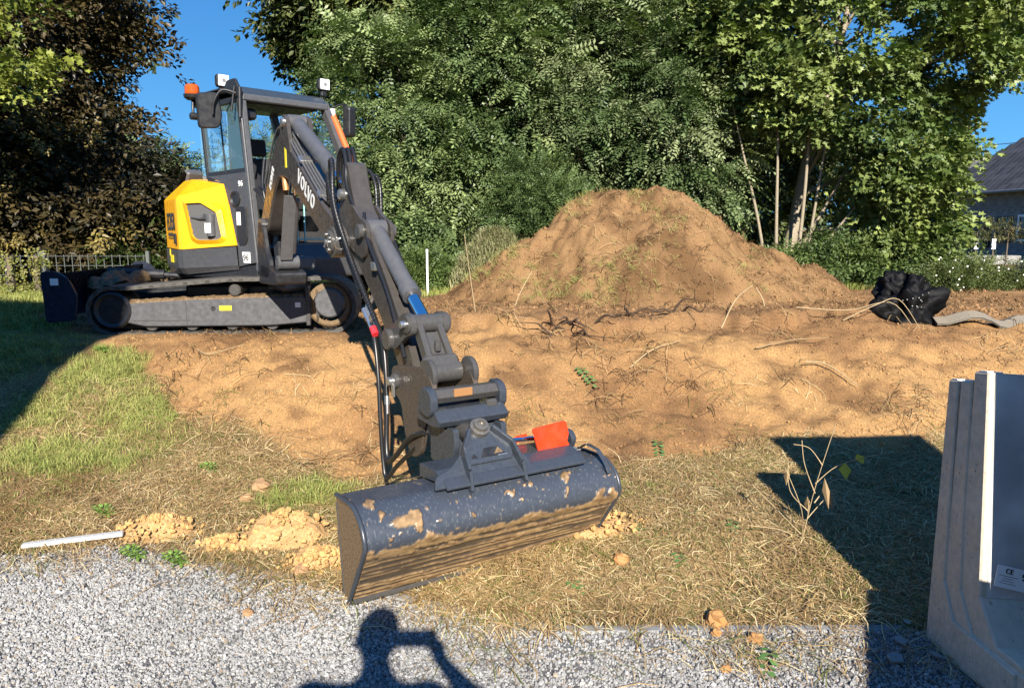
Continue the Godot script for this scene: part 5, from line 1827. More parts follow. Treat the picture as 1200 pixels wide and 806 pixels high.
	b.prism(rounded(poly([-0.05, -0.04, 0.02, -0.035, 0.03, 0.0, -0.04, -0.005]), 0.01), -0.004, 0.004, 0.001)
	part("red_cylinder_guard", b, M.red, bk, Transform3D(Basis(v3(0.0, 0.0, -1), v3(0, 1, 0), v3(1, 0, 0)), v3(-0.27, 0.57, -0.26)))
	# plates and lumps of earth on the shell
	b = mb()
	b.box(v3(-0.19, 0.474, -0.52), v3(0.06, 0.006, 0.05), 0.002)
	part("worn_plate", b, M.mesh_grey, bk)

# ------------------------------------------------------------------ other things in the place
func stick(called: String, label: String, pts: Array, r: float, m: Material, group := "", lift := 0.012) -> void:
	var b := mb()
	var p := []
	for q in pts:
		p.append(v3(q.x, height(q.x, q.z) + q.y + lift, q.z))
	var sp := spline(p, 5)
	var rad := []
	for i in sp.size(): rad.append(r * (1.0 - 0.55 * i / sp.size()))
	b.tube(sp, rad, 6)
	solo(called, b, m, label, called.replace("_", " "), group)

func lump(called: String, label: String, x: float, z: float, s: float, c: Color, sd: int, group: String, sy := 0.8) -> void:
	var o := MeshInstance3D.new()
	o.name = numbered(called)
	o.mesh = stone_mesh(sd, 2, sy)
	var m := paint(c, 0.95, M.t_soil, 6.0)
	o.material_override = m
	o.transform = Transform3D(Basis.from_euler(v3(0.2, sd, 0.1)).scaled(v3(s, s, s)), v3(x, height(x, z) + s * 0.2, z))
	add_child(o, true)
	tag(o, label, "clod", group)

func heap(label: String, x: float, z: float, rx: float, rz: float, h: float, sd: int) -> void:
	var t := thing("sand_heap", label, "sand heap", Transform3D.IDENTITY, "small heaps of loose sand by the gravel edge")
	var b := mb()
	var NR := 12
	var NS := 30
	var P := []
	for j in NR + 1:
		var row := []
		for i in NS:
			var a := TAU * i / NS
			var r := float(j) / NR
			var px := x + cos(a) * r * rx
			var pz := z + sin(a) * r * rz
			var hh := h * pow(1.0 - r, 0.8) * (1.0 + n2.get_noise_2d(px * 180.0, pz * 180.0) * 0.9) + n3.get_noise_2d(px * 420.0, pz * 420.0) * 0.02 * (1.0 - r)
			row.append(v3(px, height(px, pz) + hh - 0.012 * r, pz))
		P.append(row)
	for j in NR:
		for i in NS:
			var i2 := (i + 1) % NS
			b.quad(P[j][i], P[j][i2], P[j + 1][i2], P[j + 1][i], Vector3.UP)
	part("sand", b, M.sand, t)
	var xs := []
	var cs := []
	for i in 260:
		var a := rng.randf() * TAU
		var r := rng.randf()
		var px := x + cos(a) * r * rx * 1.15
		var pz := z + sin(a) * r * rz * 1.15
		var s := 0.008 + 0.03 * pow(rng.randf(), 3.0)
		xs.append(Transform3D(random_basis(s), v3(px, height(px, pz) + h * pow(maxf(0.0, 1.0 - r), 0.8) + s * 0.1, pz)))
		cs.append(Color(0.50, 0.30, 0.12) * rng.randf_range(0.65, 1.1))
	many("crumbs", stone_mesh(sd), M.vc, xs, cs, t)

func element(called_label: String, xf: Transform3D, sticker := false) -> void:
	var t := thing("concrete_retaining_element", called_label, "concrete element", xf, "precast concrete retaining elements at the right edge")
	var b := mb()
	# profile in (z, y), drawn along x
	b.xf = Transform3D(Basis(v3(0, 0, 1), v3(0, 1, 0), v3(-1, 0, 0)), Vector3.ZERO)
	b.prism(poly([0.0, 0.0, 0.0, 1.10, 0.085, 1.10, 0.125, 0.30, 0.235, 0.165, 0.74, 0.12, 0.74, 0.0]), -1.0, 0.0, 0.006)
	part("stem_and_foot", b, M.concrete, t)
	b = mb()
	b.xf = Transform3D(Basis(v3(0, 0, 1), v3(0, 1, 0), v3(-1, 0, 0)), Vector3.ZERO)
	b.prism(poly([0.084, 1.096, 0.0875, 1.096, 0.1275, 0.30, 0.124, 0.30]), -0.975, -0.025, 0.0005)
	part("smooth_inner_face", b, M.smooth_conc, t)
	b = mb()
	b.box(v3(0.02, 1.103, 0.045), v3(0.03, 0.006, 0.05), 0.002)
	b.box(v3(0.05, 1.102, 0.06), v3(0.02, 0.005, 0.03), 0.002)
	part("chipped_rim", b, M.white, t)
	if sticker:
		var dn := v3(0, 0.05, 1).normalized()
		var X := Transform3D(Basis(v3(0.985, -0.17, 0), v3(0.17, 0.985, 0), v3(0, 0, 1)), v3(0.105, 0.375, 0.1305)) * Transform3D(Basis(v3(1, 0, 0), -0.05), Vector3.ZERO)
		b = mb()
		b.box(Vector3.ZERO, v3(0.115, 0.078, 0.002), 0.0005)
		var st := part("label_sticker", b, M.white, t, X)
		letter(st, "CE", 0.018, M.text_k, v3(-0.012, 0.022, 0.0022), v3(1, 0, 0), v3(0, 1, 0))
		b = mb()
		for i in 4:
			b.box(v3(-0.012, 0.004 - i * 0.0085, 0.0014), v3([0.07, 0.035, 0.045, 0.06][i], 0.0016, 0.0004), 0.0001)
		b.box(v3(0.043, 0.018, 0.0014), v3(0.014, 0.012, 0.0004), 0.0001)
		b.box(v3(0.042, 0.004, 0.0014), v3(0.007, 0.007, 0.0004), 0.0001)
		part("small_print", b, M.text_k, st)

func concrete() -> void:
	element("front light-grey concrete L element with the white sticker, sunlit along its edge", Transform3D(Basis.from_euler(v3(deg_to_rad(-8.0), 0, deg_to_rad(-3.6))), v3(1.650, -0.02, -2.62)), true)
	element("middle concrete L element just behind the one with the sticker", Transform3D(Basis.from_euler(v3(deg_to_rad(-8.0), 0, deg_to_rad(-4.2))), v3(1.640, -0.03, -2.70)).scaled_local(v3(1, 0.965, 0.8)))
	element("rearmost concrete L element of the stack at the right edge", Transform3D(Basis.from_euler(v3(deg_to_rad(-8.0), 0, deg_to_rad(-4.8))), v3(1.630, -0.03, -2.78)).scaled_local(v3(1, 0.955, 0.7)))
	element("added concrete L element out of view at the right, stretched to cast the ground shadow", Transform3D(Basis().scaled(v3(1, 1.73, 1)), v3(2.15, 0, -2.0)))  # added shadow caster, never in view, stretched tall to lengthen the ground shadow
	element("added concrete L element out of view at the right, leaning close to shade the stickered one", Transform3D(Basis(v3(0, 0, 1), deg_to_rad(-3.6)).scaled_local(v3(1, 1.1, 0.4)), v3(1.728, 0.13, -2.26)))  # added shadow caster, never in view, leaves only a lit strip on the inner face
	element("added concrete L element nearest the viewer, out of view at the right, turned to shadow the gravel", Transform3D(Basis(Vector3.UP, deg_to_rad(67.0)).scaled_local(v3(1, 0.93, 1)), v3(1.40, 0.0, -0.48)))  # added shadow caster, never in view, turned to shape the shadow's near edge
	# debris under and in front of the elements
	for q in [[1.50, -2.72, 0.06, "flat pale offcut in the shade by the concrete foot"], [1.58, -2.62, 0.05, "small white shard close to the concrete foot"], [1.42, -2.6, 0.07, "grey-green shard lying in the shade on the gravel"], [1.60, -2.86, 0.04, "tiny white chip behind the shards at the concrete foot"]]:
		var b := mb()
		b.prism(poly([-0.5, -0.2, 0.1, -0.45, 0.5, 0.0, 0.2, 0.35, -0.3, 0.3]), -0.08, 0.08, 0.03)
		var s: float = q[2]
		solo("shard", b, M.kerb, q[3], "shard", "pale shards by the concrete elements", Transform3D(Basis.from_euler(v3(-1.4, q[0] * 9.0, 0.2)).scaled(v3(s, s, s)), v3(q[0], height(q[0], q[1]) + 0.02, q[1])))

func compound_leaves() -> void:
	var m := pinnate(31, 6, 0.20, 0.042, 0.026)
	for q in [
		[0.53, -3.92, 0.9, 2.3, "green compound leaf curled on the straw right of the bucket"],
		[0.62, -3.72, 0.8, 1.1, "green compound leaf nearest the ochre clod in the straw"],
		[1.16, -3.78, 1.0, 1.9, "long green compound leaf in the middle of the dry verge"],
		[0.78, -3.42, 0.9, 1.5, "dull green compound leaf low on the verge near the kerb"],
		[0.52, -5.95, 1.2, 1.2, "green compound leaf on the bare slope above the red guard"],
		[1.0, -5.05, 1.1, 1.7, "green compound leaf at the foot of the bare slope"],
		[1.68, -4.35, 1.0, 0.2, "green compound leaf at the edge of the black shadow"],
		[0.98, -2.66, 1.0, 2.0, "faded compound leaf on the gravel by the small clod"],
		[0.24, -3.2, 0.9, 0.7, "grey-green compound leaf below the bucket's cutting edge"]]:
		var o := MeshInstance3D.new()
		o.name = numbered("compound_leaf")
		o.mesh = m
		var mm: StandardMaterial3D = M.leaf.duplicate()
		mm.albedo_color = Color(0.10, 0.20, 0.055).linear_to_srgb()
		o.material_override = mm
		var n := gnormal(q[0], q[1])
		var f := v3(cos(q[3]), 0, sin(q[3]))
		var r := n.cross(f).normalized()
		var s: float = q[2]
		o.transform = Transform3D(Basis(r, n, r.cross(n)).scaled(v3(s, s, s)), v3(q[0], height(q[0], q[1]) + 0.035, q[1]))
		add_child(o, true)
		tag(o, q[4], "leaf", "fallen compound leaves")

func small_things() -> void:
	M.sand = paint(Color(0.52, 0.31, 0.125), 0.97, M.t_soil, 4.0)
	# white board and kerb
	var b := mb()
	b.box(Vector3.ZERO, v3(0.46, 0.022, 0.04), 0.004)
	var p0 := v3(-2.44, height(-2.44, -3.60), -3.60)
	solo("white_board", b, paint(Color(0.6, 0.59, 0.56), 0.8, M.t_soil, 6.0), "narrow white board lying at the gravel edge on the left", "board", "", Transform3D(Basis(Vector3.UP, 0.30) * Basis(v3(0, 0, 1), 0.02), v3(-2.23, p0.y + 0.028, -3.66)))
	for q in [[v3(0.20, 0, -2.835), v3(0.62, 0, -2.838)], [v3(0.63, 0, -2.838), v3(1.05, 0, -2.84)], [v3(1.06, 0, -2.84), v3(1.62, 0, -2.845)], [v3(-0.72, 0, -3.19), v3(-0.42, 0, -3.08)], [v3(-0.38, 0, -3.06), v3(0.14, 0, -2.86)], [v3(-1.42, 0, -3.45), v3(-0.82, 0, -3.22)]]:
		b = mb()
		b.bar(v3(q[0].x, -0.072, q[0].z), v3(q[1].x, -0.072, q[1].z), 0.05, 0.16, v3(0, 0, 1), 0.006)
		var o := part("kerb", b, M.kerb, self)
		o.set_meta("kind", "structure")
	# heaps and clods
	heap("heap of loose yellow sand at the end of the white board", -1.86, -3.80, 0.24, 0.13, 0.10, 41)
	heap("largest heap of loose yellow sand left of the bucket", -1.18, -3.72, 0.26, 0.20, 0.15, 42)
	heap("heap of sand against the bucket's left corner", -0.92, -3.42, 0.2, 0.12, 0.09, 43)
	heap("low ridge of sand left of the largest heap", -1.42, -3.62, 0.18, 0.09, 0.06, 44)
	heap("sand pushed up under the bucket's right corner", 0.42, -3.70, 0.28, 0.14, 0.10, 45)
	var gk := "lumps of clay scattered on the verge and gravel"
	for q in [[0.51, -3.36, 0.085, "ochre lump of clay on the straw right of the bucket", 1.0], [0.83, -2.87, 0.085, "upright orange lump of clay on the kerb line", 1.2], [0.95, -2.74, 0.06, "orange lump of clay just in front of the kerb", 0.8], [0.81, -2.79, 0.045, "small orange crumb beside the upright lump on the kerb", 0.8], [0.78, -2.55, 0.04, "small orange crumb out on the gravel at the right", 0.7], [-1.48, -4.3, 0.12, "pale lump of sand among the straw left of the heaps", 0.8], [-1.52, -4.14, 0.075, "dark-footed lump of sand nearest the pale lump", 0.8], [-1.10, -2.95, 0.05, "flat orange clod out on the grey gravel", 0.5], [-0.98, -3.33, 0.09, "brown clod in front of the largest sand heap", 0.7], [-0.72, -3.36, 0.11, "brown clod wedged by the bucket's corner", 0.7], [0.08, -2.98, 0.05, "orange crumb under the bucket's cutting edge", 0.6]]:
		lump("clay_lump", q[3], q[0], q[1], q[2], Color(0.50, 0.25, 0.085) if q[0] > -0.5 else Color(0.42, 0.245, 0.115), int(absf(q[0]) * 100) + 60, gk, q[4])
	# sticks and roots
	stick("stick", "pale bent stick lying on the bare slope at the right", [v3(2.32, 0.02, -5.9), v3(2.45, 0.03, -5.8), v3(2.58, 0.02, -5.55)], 0.0078, M.pale_stick, "pale sticks on the earth")
	stick("stick", "thin straight pale stick below the tangle of roots", [v3(0.95, 0.01, -6.0), v3(1.15, 0.04, -6.1), v3(1.42, 0.02, -6.3)], 0.0054, M.pale_stick, "pale sticks on the earth")
	stick("stick", "tan stalk leaning on the bank top in front of the mound", [v3(1.92, 0.0, -6.9), v3(2.1, 0.10, -7.1), v3(2.35, 0.22, -7.4)], 0.0066, M.pale_stick, "pale sticks on the earth")
	stick("stick", "greenish stalk lying across the slope", [v3(2.0, 0.02, -6.15), v3(2.3, 0.03, -6.2), v3(2.62, 0.05, -6.2)], 0.0060, M.stick, "pale sticks on the earth")
	stick("stick", "short pale peg standing at the mound's right base", [v3(2.85, 0.0, -8.5), v3(2.82, 0.14, -8.5), v3(2.75, 0.30, -8.55)], 0.0096, M.pale_stick, "pale sticks on the earth")
	stick("stick", "tall dry stalk standing left of the mound", [v3(-0.40, 0.0, -8.3), v3(-0.45, 0.35, -8.3), v3(-0.52, 0.85, -8.35)], 0.0054, M.pale_stick, "pale sticks on the earth")
	stick("stick", "slanting dry stalk at the mound's left base", [v3(0.02, 0.0, -8.4), v3(0.08, 0.18, -8.4), v3(0.22, 0.42, -8.5)], 0.0072, M.pale_stick, "pale sticks on the earth")
	stick("stick", "forked straw-coloured twig on the sand below the track", [v3(-2.6, 0.01, -6.2), v3(-2.45, 0.02, -6.05), v3(-2.25, 0.02, -6.3)], 0.0042, M.pale_stick, "pale sticks on the earth")
	stick("stick", "pale arching stalk in front of the black membrane", [v3(2.6, 0.02, -6.9), v3(3.0, 0.05, -6.75), v3(3.3, 0.18, -6.6), v3(3.45, 0.05, -6.5)], 0.0054, M.pale_stick, "pale sticks on the earth")
	stick("stick", "second arching stalk touching the black membrane", [v3(2.9, 0.0, -6.6), v3(3.15, 0.14, -6.55), v3(3.35, 0.24, -6.55), v3(3.5, 0.02, -6.45)], 0.0048, M.pale_stick, "pale sticks on the earth")
	for q in [[0.55, -6.75, 1], [1.05, -7.05, 2], [1.52, -7.0, 3]]:
		var t := thing("root", ["tangle of dark roots sticking out of the bank above the red guard", "dark root hooked out of the earth right of the tangle", "stubby black root by the bank's middle"][q[2] - 1], "root", Transform3D.IDENTITY, "dark roots in the bank")
		var r := RandomNumberGenerator.new()
		r.seed = q[2] * 7
		for i in [9, 4, 3][q[2] - 1]:
			b = mb()
			var a := v3(q[0] + r.randf_range(-0.2, 0.2) * (1.0 if q[2] == 1 else 0.3), 0, q[1] + r.randf_range(-0.1, 0.1))
			a.y = height(a.x, a.z) - 0.03
			var d := v3(r.randf_range(-1, 1), r.randf_range(0.1, 0.5), r.randf_range(0.1, 0.8)).normalized()
			var l := r.randf_range(0.18, 0.42)
			b.tube(spline([a, a + d * l * 0.4 + v3(0, 0.03, 0), a + d * l * 0.75 + v3(r.randf_range(-0.06, 0.06), r.randf_range(-0.06, 0.02), 0.02), a + d * l + v3(r.randf_range(-0.1, 0.1), r.randf_range(-0.14, 0.0), 0.04)], 5), [0.016, 0.014, 0.012, 0.012, 0.011, 0.010, 0.009, 0.008, 0.007, 0.006, 0.006, 0.005, 0.004, 0.004, 0.003, 0.002], 6)
			part("root_strand", b, M.root, t)
	# weed stalk at the edge of the shadow
	var w := thing("dry_weed", "dry branching weed with one green leaf at the edge of the black shadow", "weed")
	for q in [[v3(1.45, 0, -3.6), v3(1.40, 0.2, -3.5), v3(1.30, 0.42, -3.48)], [v3(1.47, 0.1, -3.62), v3(1.58, 0.2, -3.66), v3(1.66, 0.22, -3.7)], [v3(1.52, 0.4, -3.58), v3(1.46, 0.48, -3.6), v3(1.38, 0.50, -3.6)], [v3(1.50, 0.2, -3.6), v3(1.62, 0.3, -3.66), v3(1.74, 0.27, -3.68)], [v3(1.44, 0.0, -3.64), v3(1.34, 0.06, -3.6), v3(1.16, 0.10, -3.56)], [v3(1.46, 0, -3.62), v3(1.50, 0.28, -3.60), v3(1.56, 0.62, -3.55)], [v3(1.46, 0.02, -3.62), v3(1.36, 0.12, -3.7), v3(1.22, 0.26, -3.7)], [v3(1.48, 0.15, -3.62), v3(1.40, 0.24, -3.66), v3(1.38, 0.40, -3.66)], [v3(1.50, 0.30, -3.6), v3(1.60, 0.40, -3.58), v3(1.78, 0.46, -3.56)], [v3(1.50, 0.25, -3.6), v3(1.44, 0.4, -3.6), v3(1.42, 0.52, -3.6)]]:
		b = mb()
		var g := height(1.46, -3.62)
		b.tube(spline([q[0] + v3(0, g, 0), q[1] + v3(0, g, 0), q[2] + v3(0, g, 0)], 5), [0.0035, 0.003, 0.0025, 0.002], 5)
		part("stalk", b, M.pale_stick, w)
	var lm: StandardMaterial3D = M.leaf.duplicate()
	lm.vertex_color_use_as_albedo = false
	lm.albedo_color = Color(0.22, 0.33, 0.05).linear_to_srgb()
	M.onegreen = lm
	b = mb()
	leafquad(b, v3(1.62, height(1.46, -3.62) + 0.42, -3.56), v3(0.1, -1, 0.1).normalized(), v3(1, 0, 0.2).normalized(), 0.085, 0.06, 0.2)
	leafquad(b, v3(1.68, height(1.46, -3.62) + 0.46, -3.57), v3(0.5, -0.7, 0.1).normalized(), v3(1, 0.4, 0.2).normalized(), 0.06, 0.045, 0.2)
	part("leaf", b, lm, w)
	b = mb()
	leafquad(b, v3(1.53, height(1.46, -3.62) + 0.34, -3.57), v3(0.15, -1, 0.1).normalized(), v3(1, 0, 0.3).normalized(), 0.16, 0.035, 0.5)
	part("withered_leaf", b, M.stick, w)
	for q in [[1.48, 0.22, -3.64], [1.38, 0.36, -3.66], [1.60, 0.24, -3.66]]:
		b = mb()
		leafquad(b, v3(q[0], height(1.46, -3.62) + q[1], q[2]), v3(q[0] - 1.45, -1, 0.15).normalized(), v3(1, 0.2, 0.3).normalized(), 0.09, 0.03, 0.7)
		part("withered_leaf", b, M.stick, w)
	# little leafy weeds
	var wd := leaf_spray(61, 9, 0.10, 0.05, 0.7)
	for q in [[-2.25, -4.0, "round-leaved green weed in the brown litter above the white board"], [-1.62, -3.45, "small clover-like weed at the gravel edge left of centre"], [-1.86, -3.52, "small clover-like weed in front of the board-end heap"], [-3.4, -6.2, "single thistle seedling on the bare sand below the track"], [-1.9, -4.6, "yellow-green weed amid the long grass"]]:
		var t := thing("weed", q[2], "weed", Transform3D.IDENTITY, "small green weeds")
		var xs := []
		var cs := []
		for i in 9:
			var a := TAU * i / 9.0
			xs.append(Transform3D(Basis(Vector3.UP, a) * Basis(v3(1, 0, 0), -0.35).scaled(v3(0.55, 0.55, 0.55)), v3(q[0] + cos(a) * 0.02, height(q[0], q[1]) + 0.02, q[1] + sin(a) * 0.02)))
			cs.append(Color(0.13, 0.22, 0.035) * rng.randf_range(0.8, 1.2))
		many("leaves", wd, M.leaf, xs, cs, t)

func background() -> void:
	var b := mb()
	# black dimpled membrane, crumpled on the bank top
	var c := v3(3.62, height(3.55, -6.85) + 0.12, -6.95)
	var P := []
	for j in 25:
		var row := []
		for i in 48:
			var a := TAU * i / 48.0
			var e := -0.55 + (PI / 2 + 0.55) * j / 24.0
			var d := v3(cos(e) * cos(a), sin(e), cos(e) * sin(a))
			var k := 1.0 + n1.get_noise_3d(d.x * 90.0, d.y * 90.0, d.z * 90.0) * 0.5 - absf(n2.get_noise_3d(d.x * 140.0, d.y * 60.0, d.z * 140.0)) * 0.45 + n2.get_noise_3d(d.x * 60.0, d.y * 90.0, d.z * 60.0) * 0.25
			row.append(c + v3(d.x * 0.31, d.y * 0.33, d.z * 0.27) * k)
		P.append(row)
	var nrm := []
	for j in 25:
		var row := []
		for i in 48:
			var u: Vector3 = P[j][(i + 1) % 48] - P[j][(i + 47) % 48]
			var w: Vector3 = P[mini(j + 1, 24)][i] - P[maxi(j - 1, 0)][i]
			var q := u.cross(w).normalized()
			row.append(q if q.dot(P[j][i] - c) > 0 else -q)
		nrm.append(row)
	for j in 24:
		for i in 48:
			var i2 := (i + 1) % 48
			b.quad_n(P[j][i], P[j][i2], P[j + 1][i2], P[j + 1][i], nrm[j][i], nrm[j][i2], nrm[j + 1][i2], nrm[j + 1][i])
	var mem := thing("drainage_membrane", "crumpled black dimpled membrane heaped on the bank at the right", "membrane")
	var mk := mat(Color(0.004, 0.004, 0.0045), 0.6, 0.0, 0.25)
	part("sheet", b, mk, mem)
	b = mb()
	for i in 14:
		var jj := 8 + (i / 6) * 2
		var k := 10 + (i % 6) + (i / 6) % 2
		var q: Vector3 = P[jj][k]
		b.lathe(PackedVector2Array([Vector2(0.006, 0), Vector2(0.005, 0.006), Vector2(0, 0.007)]), q, q - c, 6)
	part("dimples", b, M.mesh_grey, mem)
	mem.get_node("dimples").set_meta("kind", "stuff")
	b = mb()
	var rp := []
	for i in 30:
		var t := i / 29.0
		var x := lerpf(3.75, 6.2, t)
		var z := -6.72 + 0.10 * sin(t * 9.0) - 0.1 * t
		rp.append(v3(x, height(x, z) + 0.03 + 0.025 * sin(t * 17.0), z))
	for i in 29:
		var w := v3(0, 0, 0.09)
		for s in [0.0, -0.012]:
			b.quad(rp[i] - w + v3(0, 0.03 + s, 0), rp[i] + v3(0, 0.05 + s, 0), rp[i + 1] + v3(0, 0.05 + s, 0), rp[i + 1] - w + v3(0, 0.03 + s, 0), v3(0, 1, 0))
			b.quad(rp[i] + v3(0, 0.05 + s, 0), rp[i] + w + v3(0, s, 0), rp[i + 1] + w + v3(0, s, 0), rp[i + 1] + v3(0, 0.05 + s, 0), v3(0, 1, 0.3))
	solo("textile_strip", b, paint(Color(0.25, 0.21, 0.155), 0.95, M.t_soil, 5.0), "pale strip of ground textile trailing right from the black membrane", "textile strip")
	# thin poles
	b = mb()
	b.tube(PackedVector3Array([v3(-1.18, height(-1.18, -10.6) - 0.05, -10.6), v3(-1.18, height(-1.18, -10.6) + 0.62, -10.6)]), [0.016], 8)
	b.lathe(PackedVector2Array([Vector2(0.02, 0), Vector2(0.02, 0.02), Vector2(0, 0.03)]), v3(-1.18, height(-1.18, -10.6) + 0.61, -10.6), v3(0, 1, 0), 8)
	solo("marker_pole", b, M.white, "thin white pole standing before the locust thicket", "pole")
	b = mb()
	b.box(v3(6.9, height(6.9, -13.2) + 0.45, -13.2), v3(0.10, 1.1, 0.10), 0.01)
	solo("fence_post", b, M.pale_stick, "weathered pale post among the bushes under the maple", "post")
	# wire fence on the left with ivy-covered posts
	for k in 2:
		var x0 := -8.3 + k * 1.55
		var t := thing("wire_fence", ["left panel of the dark wire fence under the chestnut", "right panel of the dark wire fence behind the dozer blade"][k], "fence", Transform3D.IDENTITY, "wire fence panels under the chestnut")
		b = mb()
		for x in [x0, x0 + 1.5]: b.box(v3(x, 0.8, -11.0), v3(0.05, 0.9, 0.05), 0.005)
		part("fence_posts", b, M.wire, t)
		b = mb()
		for i in 13: b.tube(PackedVector3Array([v3(x0 + 0.06 + i * 0.115, 0.42, -11.0), v3(x0 + 0.06 + i * 0.115, 1.2, -11.0)]), [0.006], 5)
		for j in 6: b.tube(PackedVector3Array([v3(x0, 0.5 + j * 0.135, -10.994), v3(x0 + 1.5, 0.5 + j * 0.135, -10.994)]), [0.005], 5)
		part("wire_mesh", b, M.wire, t).set_meta("kind", "stuff")
	var ivy := leaf_spray(71, 9, 0.12, 0.06, 0.8)
	for q in [[-6.95, -10.55, "ivy-covered post at the left edge of the view"], [-6.55, -10.5, "slimmer ivy-covered post beside the fence"]]:
		var t := thing("ivy_post", q[2], "post", Transform3D.IDENTITY, "ivy-covered posts by the fence")
		b = mb()
		b.box(v3(q[0], 0.75, q[1]), v3(0.08, 0.9, 0.08), 0.01)
		part("post", b, M.bark, t)
		var xs := []
		var cs := []
		for i in 60:
			var a := rng.randf() * TAU
			xs.append(Transform3D(random_basis(0.8), v3(q[0] + cos(a) * 0.09, rng.randf_range(0.4, 1.22), q[1] + sin(a) * 0.09)))
			cs.append(Color(0.13, 0.15, 0.035).lerp(Color(0.24, 0.22, 0.06), rng.randf()))
		many("ivy", ivy, M.leaf, xs, cs, t)
	# clipped hedges on the right; the second has shade painted into its leaf colour
	var sm := leaf_spray(72, 12, 0.16, 0.045, 0.5)
	for q in [["low green clipped hedge with tiny white flowers at the far right", v3(6.9, 0.68, -11.5), v3(0.8, 0.30, 0.4), Color(0.06, 0.085, 0.02), Color(0.13, 0.16, 0.05)], ["hedge at the right edge behind the textile strip, its shade painted as near-black leaves", v3(8.75, 0.66, -11.8), v3(1.0, 0.26, 0.5), Color(0.006, 0.008, 0.004), Color(0.014, 0.018, 0.008)]]:
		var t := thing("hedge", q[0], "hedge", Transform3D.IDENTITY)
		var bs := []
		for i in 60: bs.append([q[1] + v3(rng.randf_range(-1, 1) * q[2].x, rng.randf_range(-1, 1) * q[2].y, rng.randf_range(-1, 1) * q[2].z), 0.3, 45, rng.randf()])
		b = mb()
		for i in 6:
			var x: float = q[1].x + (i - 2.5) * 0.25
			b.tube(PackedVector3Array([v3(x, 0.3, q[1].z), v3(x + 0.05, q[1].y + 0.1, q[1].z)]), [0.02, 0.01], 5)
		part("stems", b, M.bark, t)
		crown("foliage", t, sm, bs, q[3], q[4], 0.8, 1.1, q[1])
		if q[1].x < 8.0:
			var xs := []
			var cs := []
			for i in 60:
				xs.append(Transform3D(random_basis(0.03), q[1] + v3(rng.randf_range(-1, 1) * q[2].x, rng.randf_range(-0.6, 0.5), q[2].z + 0.12)))
				cs.append(Color(0.7, 0.7, 0.62))
			many("flowers", stone_mesh(33), M.vc, xs, cs, t)
	# low wall and three small standard trees before the house
	b = mb()
	b.box(v3(14.6, 0.45, -24.0), v3(2.6, 0.5, 0.4), 0.02)
	solo("garden_wall", b, M.kerb, "low pale garden wall in front of the grey house", "wall")
	var std := leaf_spray(73, 12, 0.26, 0.10, 0.5)
	for q in [[13.35, -22.0, 1, "left of three small standard trees before the house, with a white tag"], [13.85, -22.0, 1, "middle of three small standard trees before the house, with a white tag"], [14.25, -22.0, 0, "right of three small standard trees before the house, yellowish and without tag"]]:
		var t := thing("standard_tree", q[3], "tree", Transform3D.IDENTITY, "small standard trees before the house")
		var g := height(q[0], q[1])
		b = mb()
		b.tube(PackedVector3Array([v3(q[0], g, q[1]), v3(q[0], g + 0.95, q[1])]), [0.025, 0.015], 6)
		part("trunk", b, M.bark, t)
		var bs := []
		for i in 10: bs.append([v3(q[0] + rng.randf_range(-0.22, 0.22), g + 1.0 + rng.randf_range(-0.2, 0.2), q[1] + rng.randf_range(-0.2, 0.2)), 0.16, 8, rng.randf()])
		crown("crown", t, std, bs, Color(0.07, 0.08, 0.03), Color(0.15, 0.14, 0.05) if q[2] else Color(0.22, 0.16, 0.06), 0.45, 0.7, v3(q[0], g + 1, q[1]))
		if q[2]:
			b = mb()
			b.box(v3(q[0] - 0.02, g + 0.62, q[1] + 0.04), v3(0.12, 0.30, 0.02), 0.004)
			part("white_tag", b, M.white, t)
	grey_house()

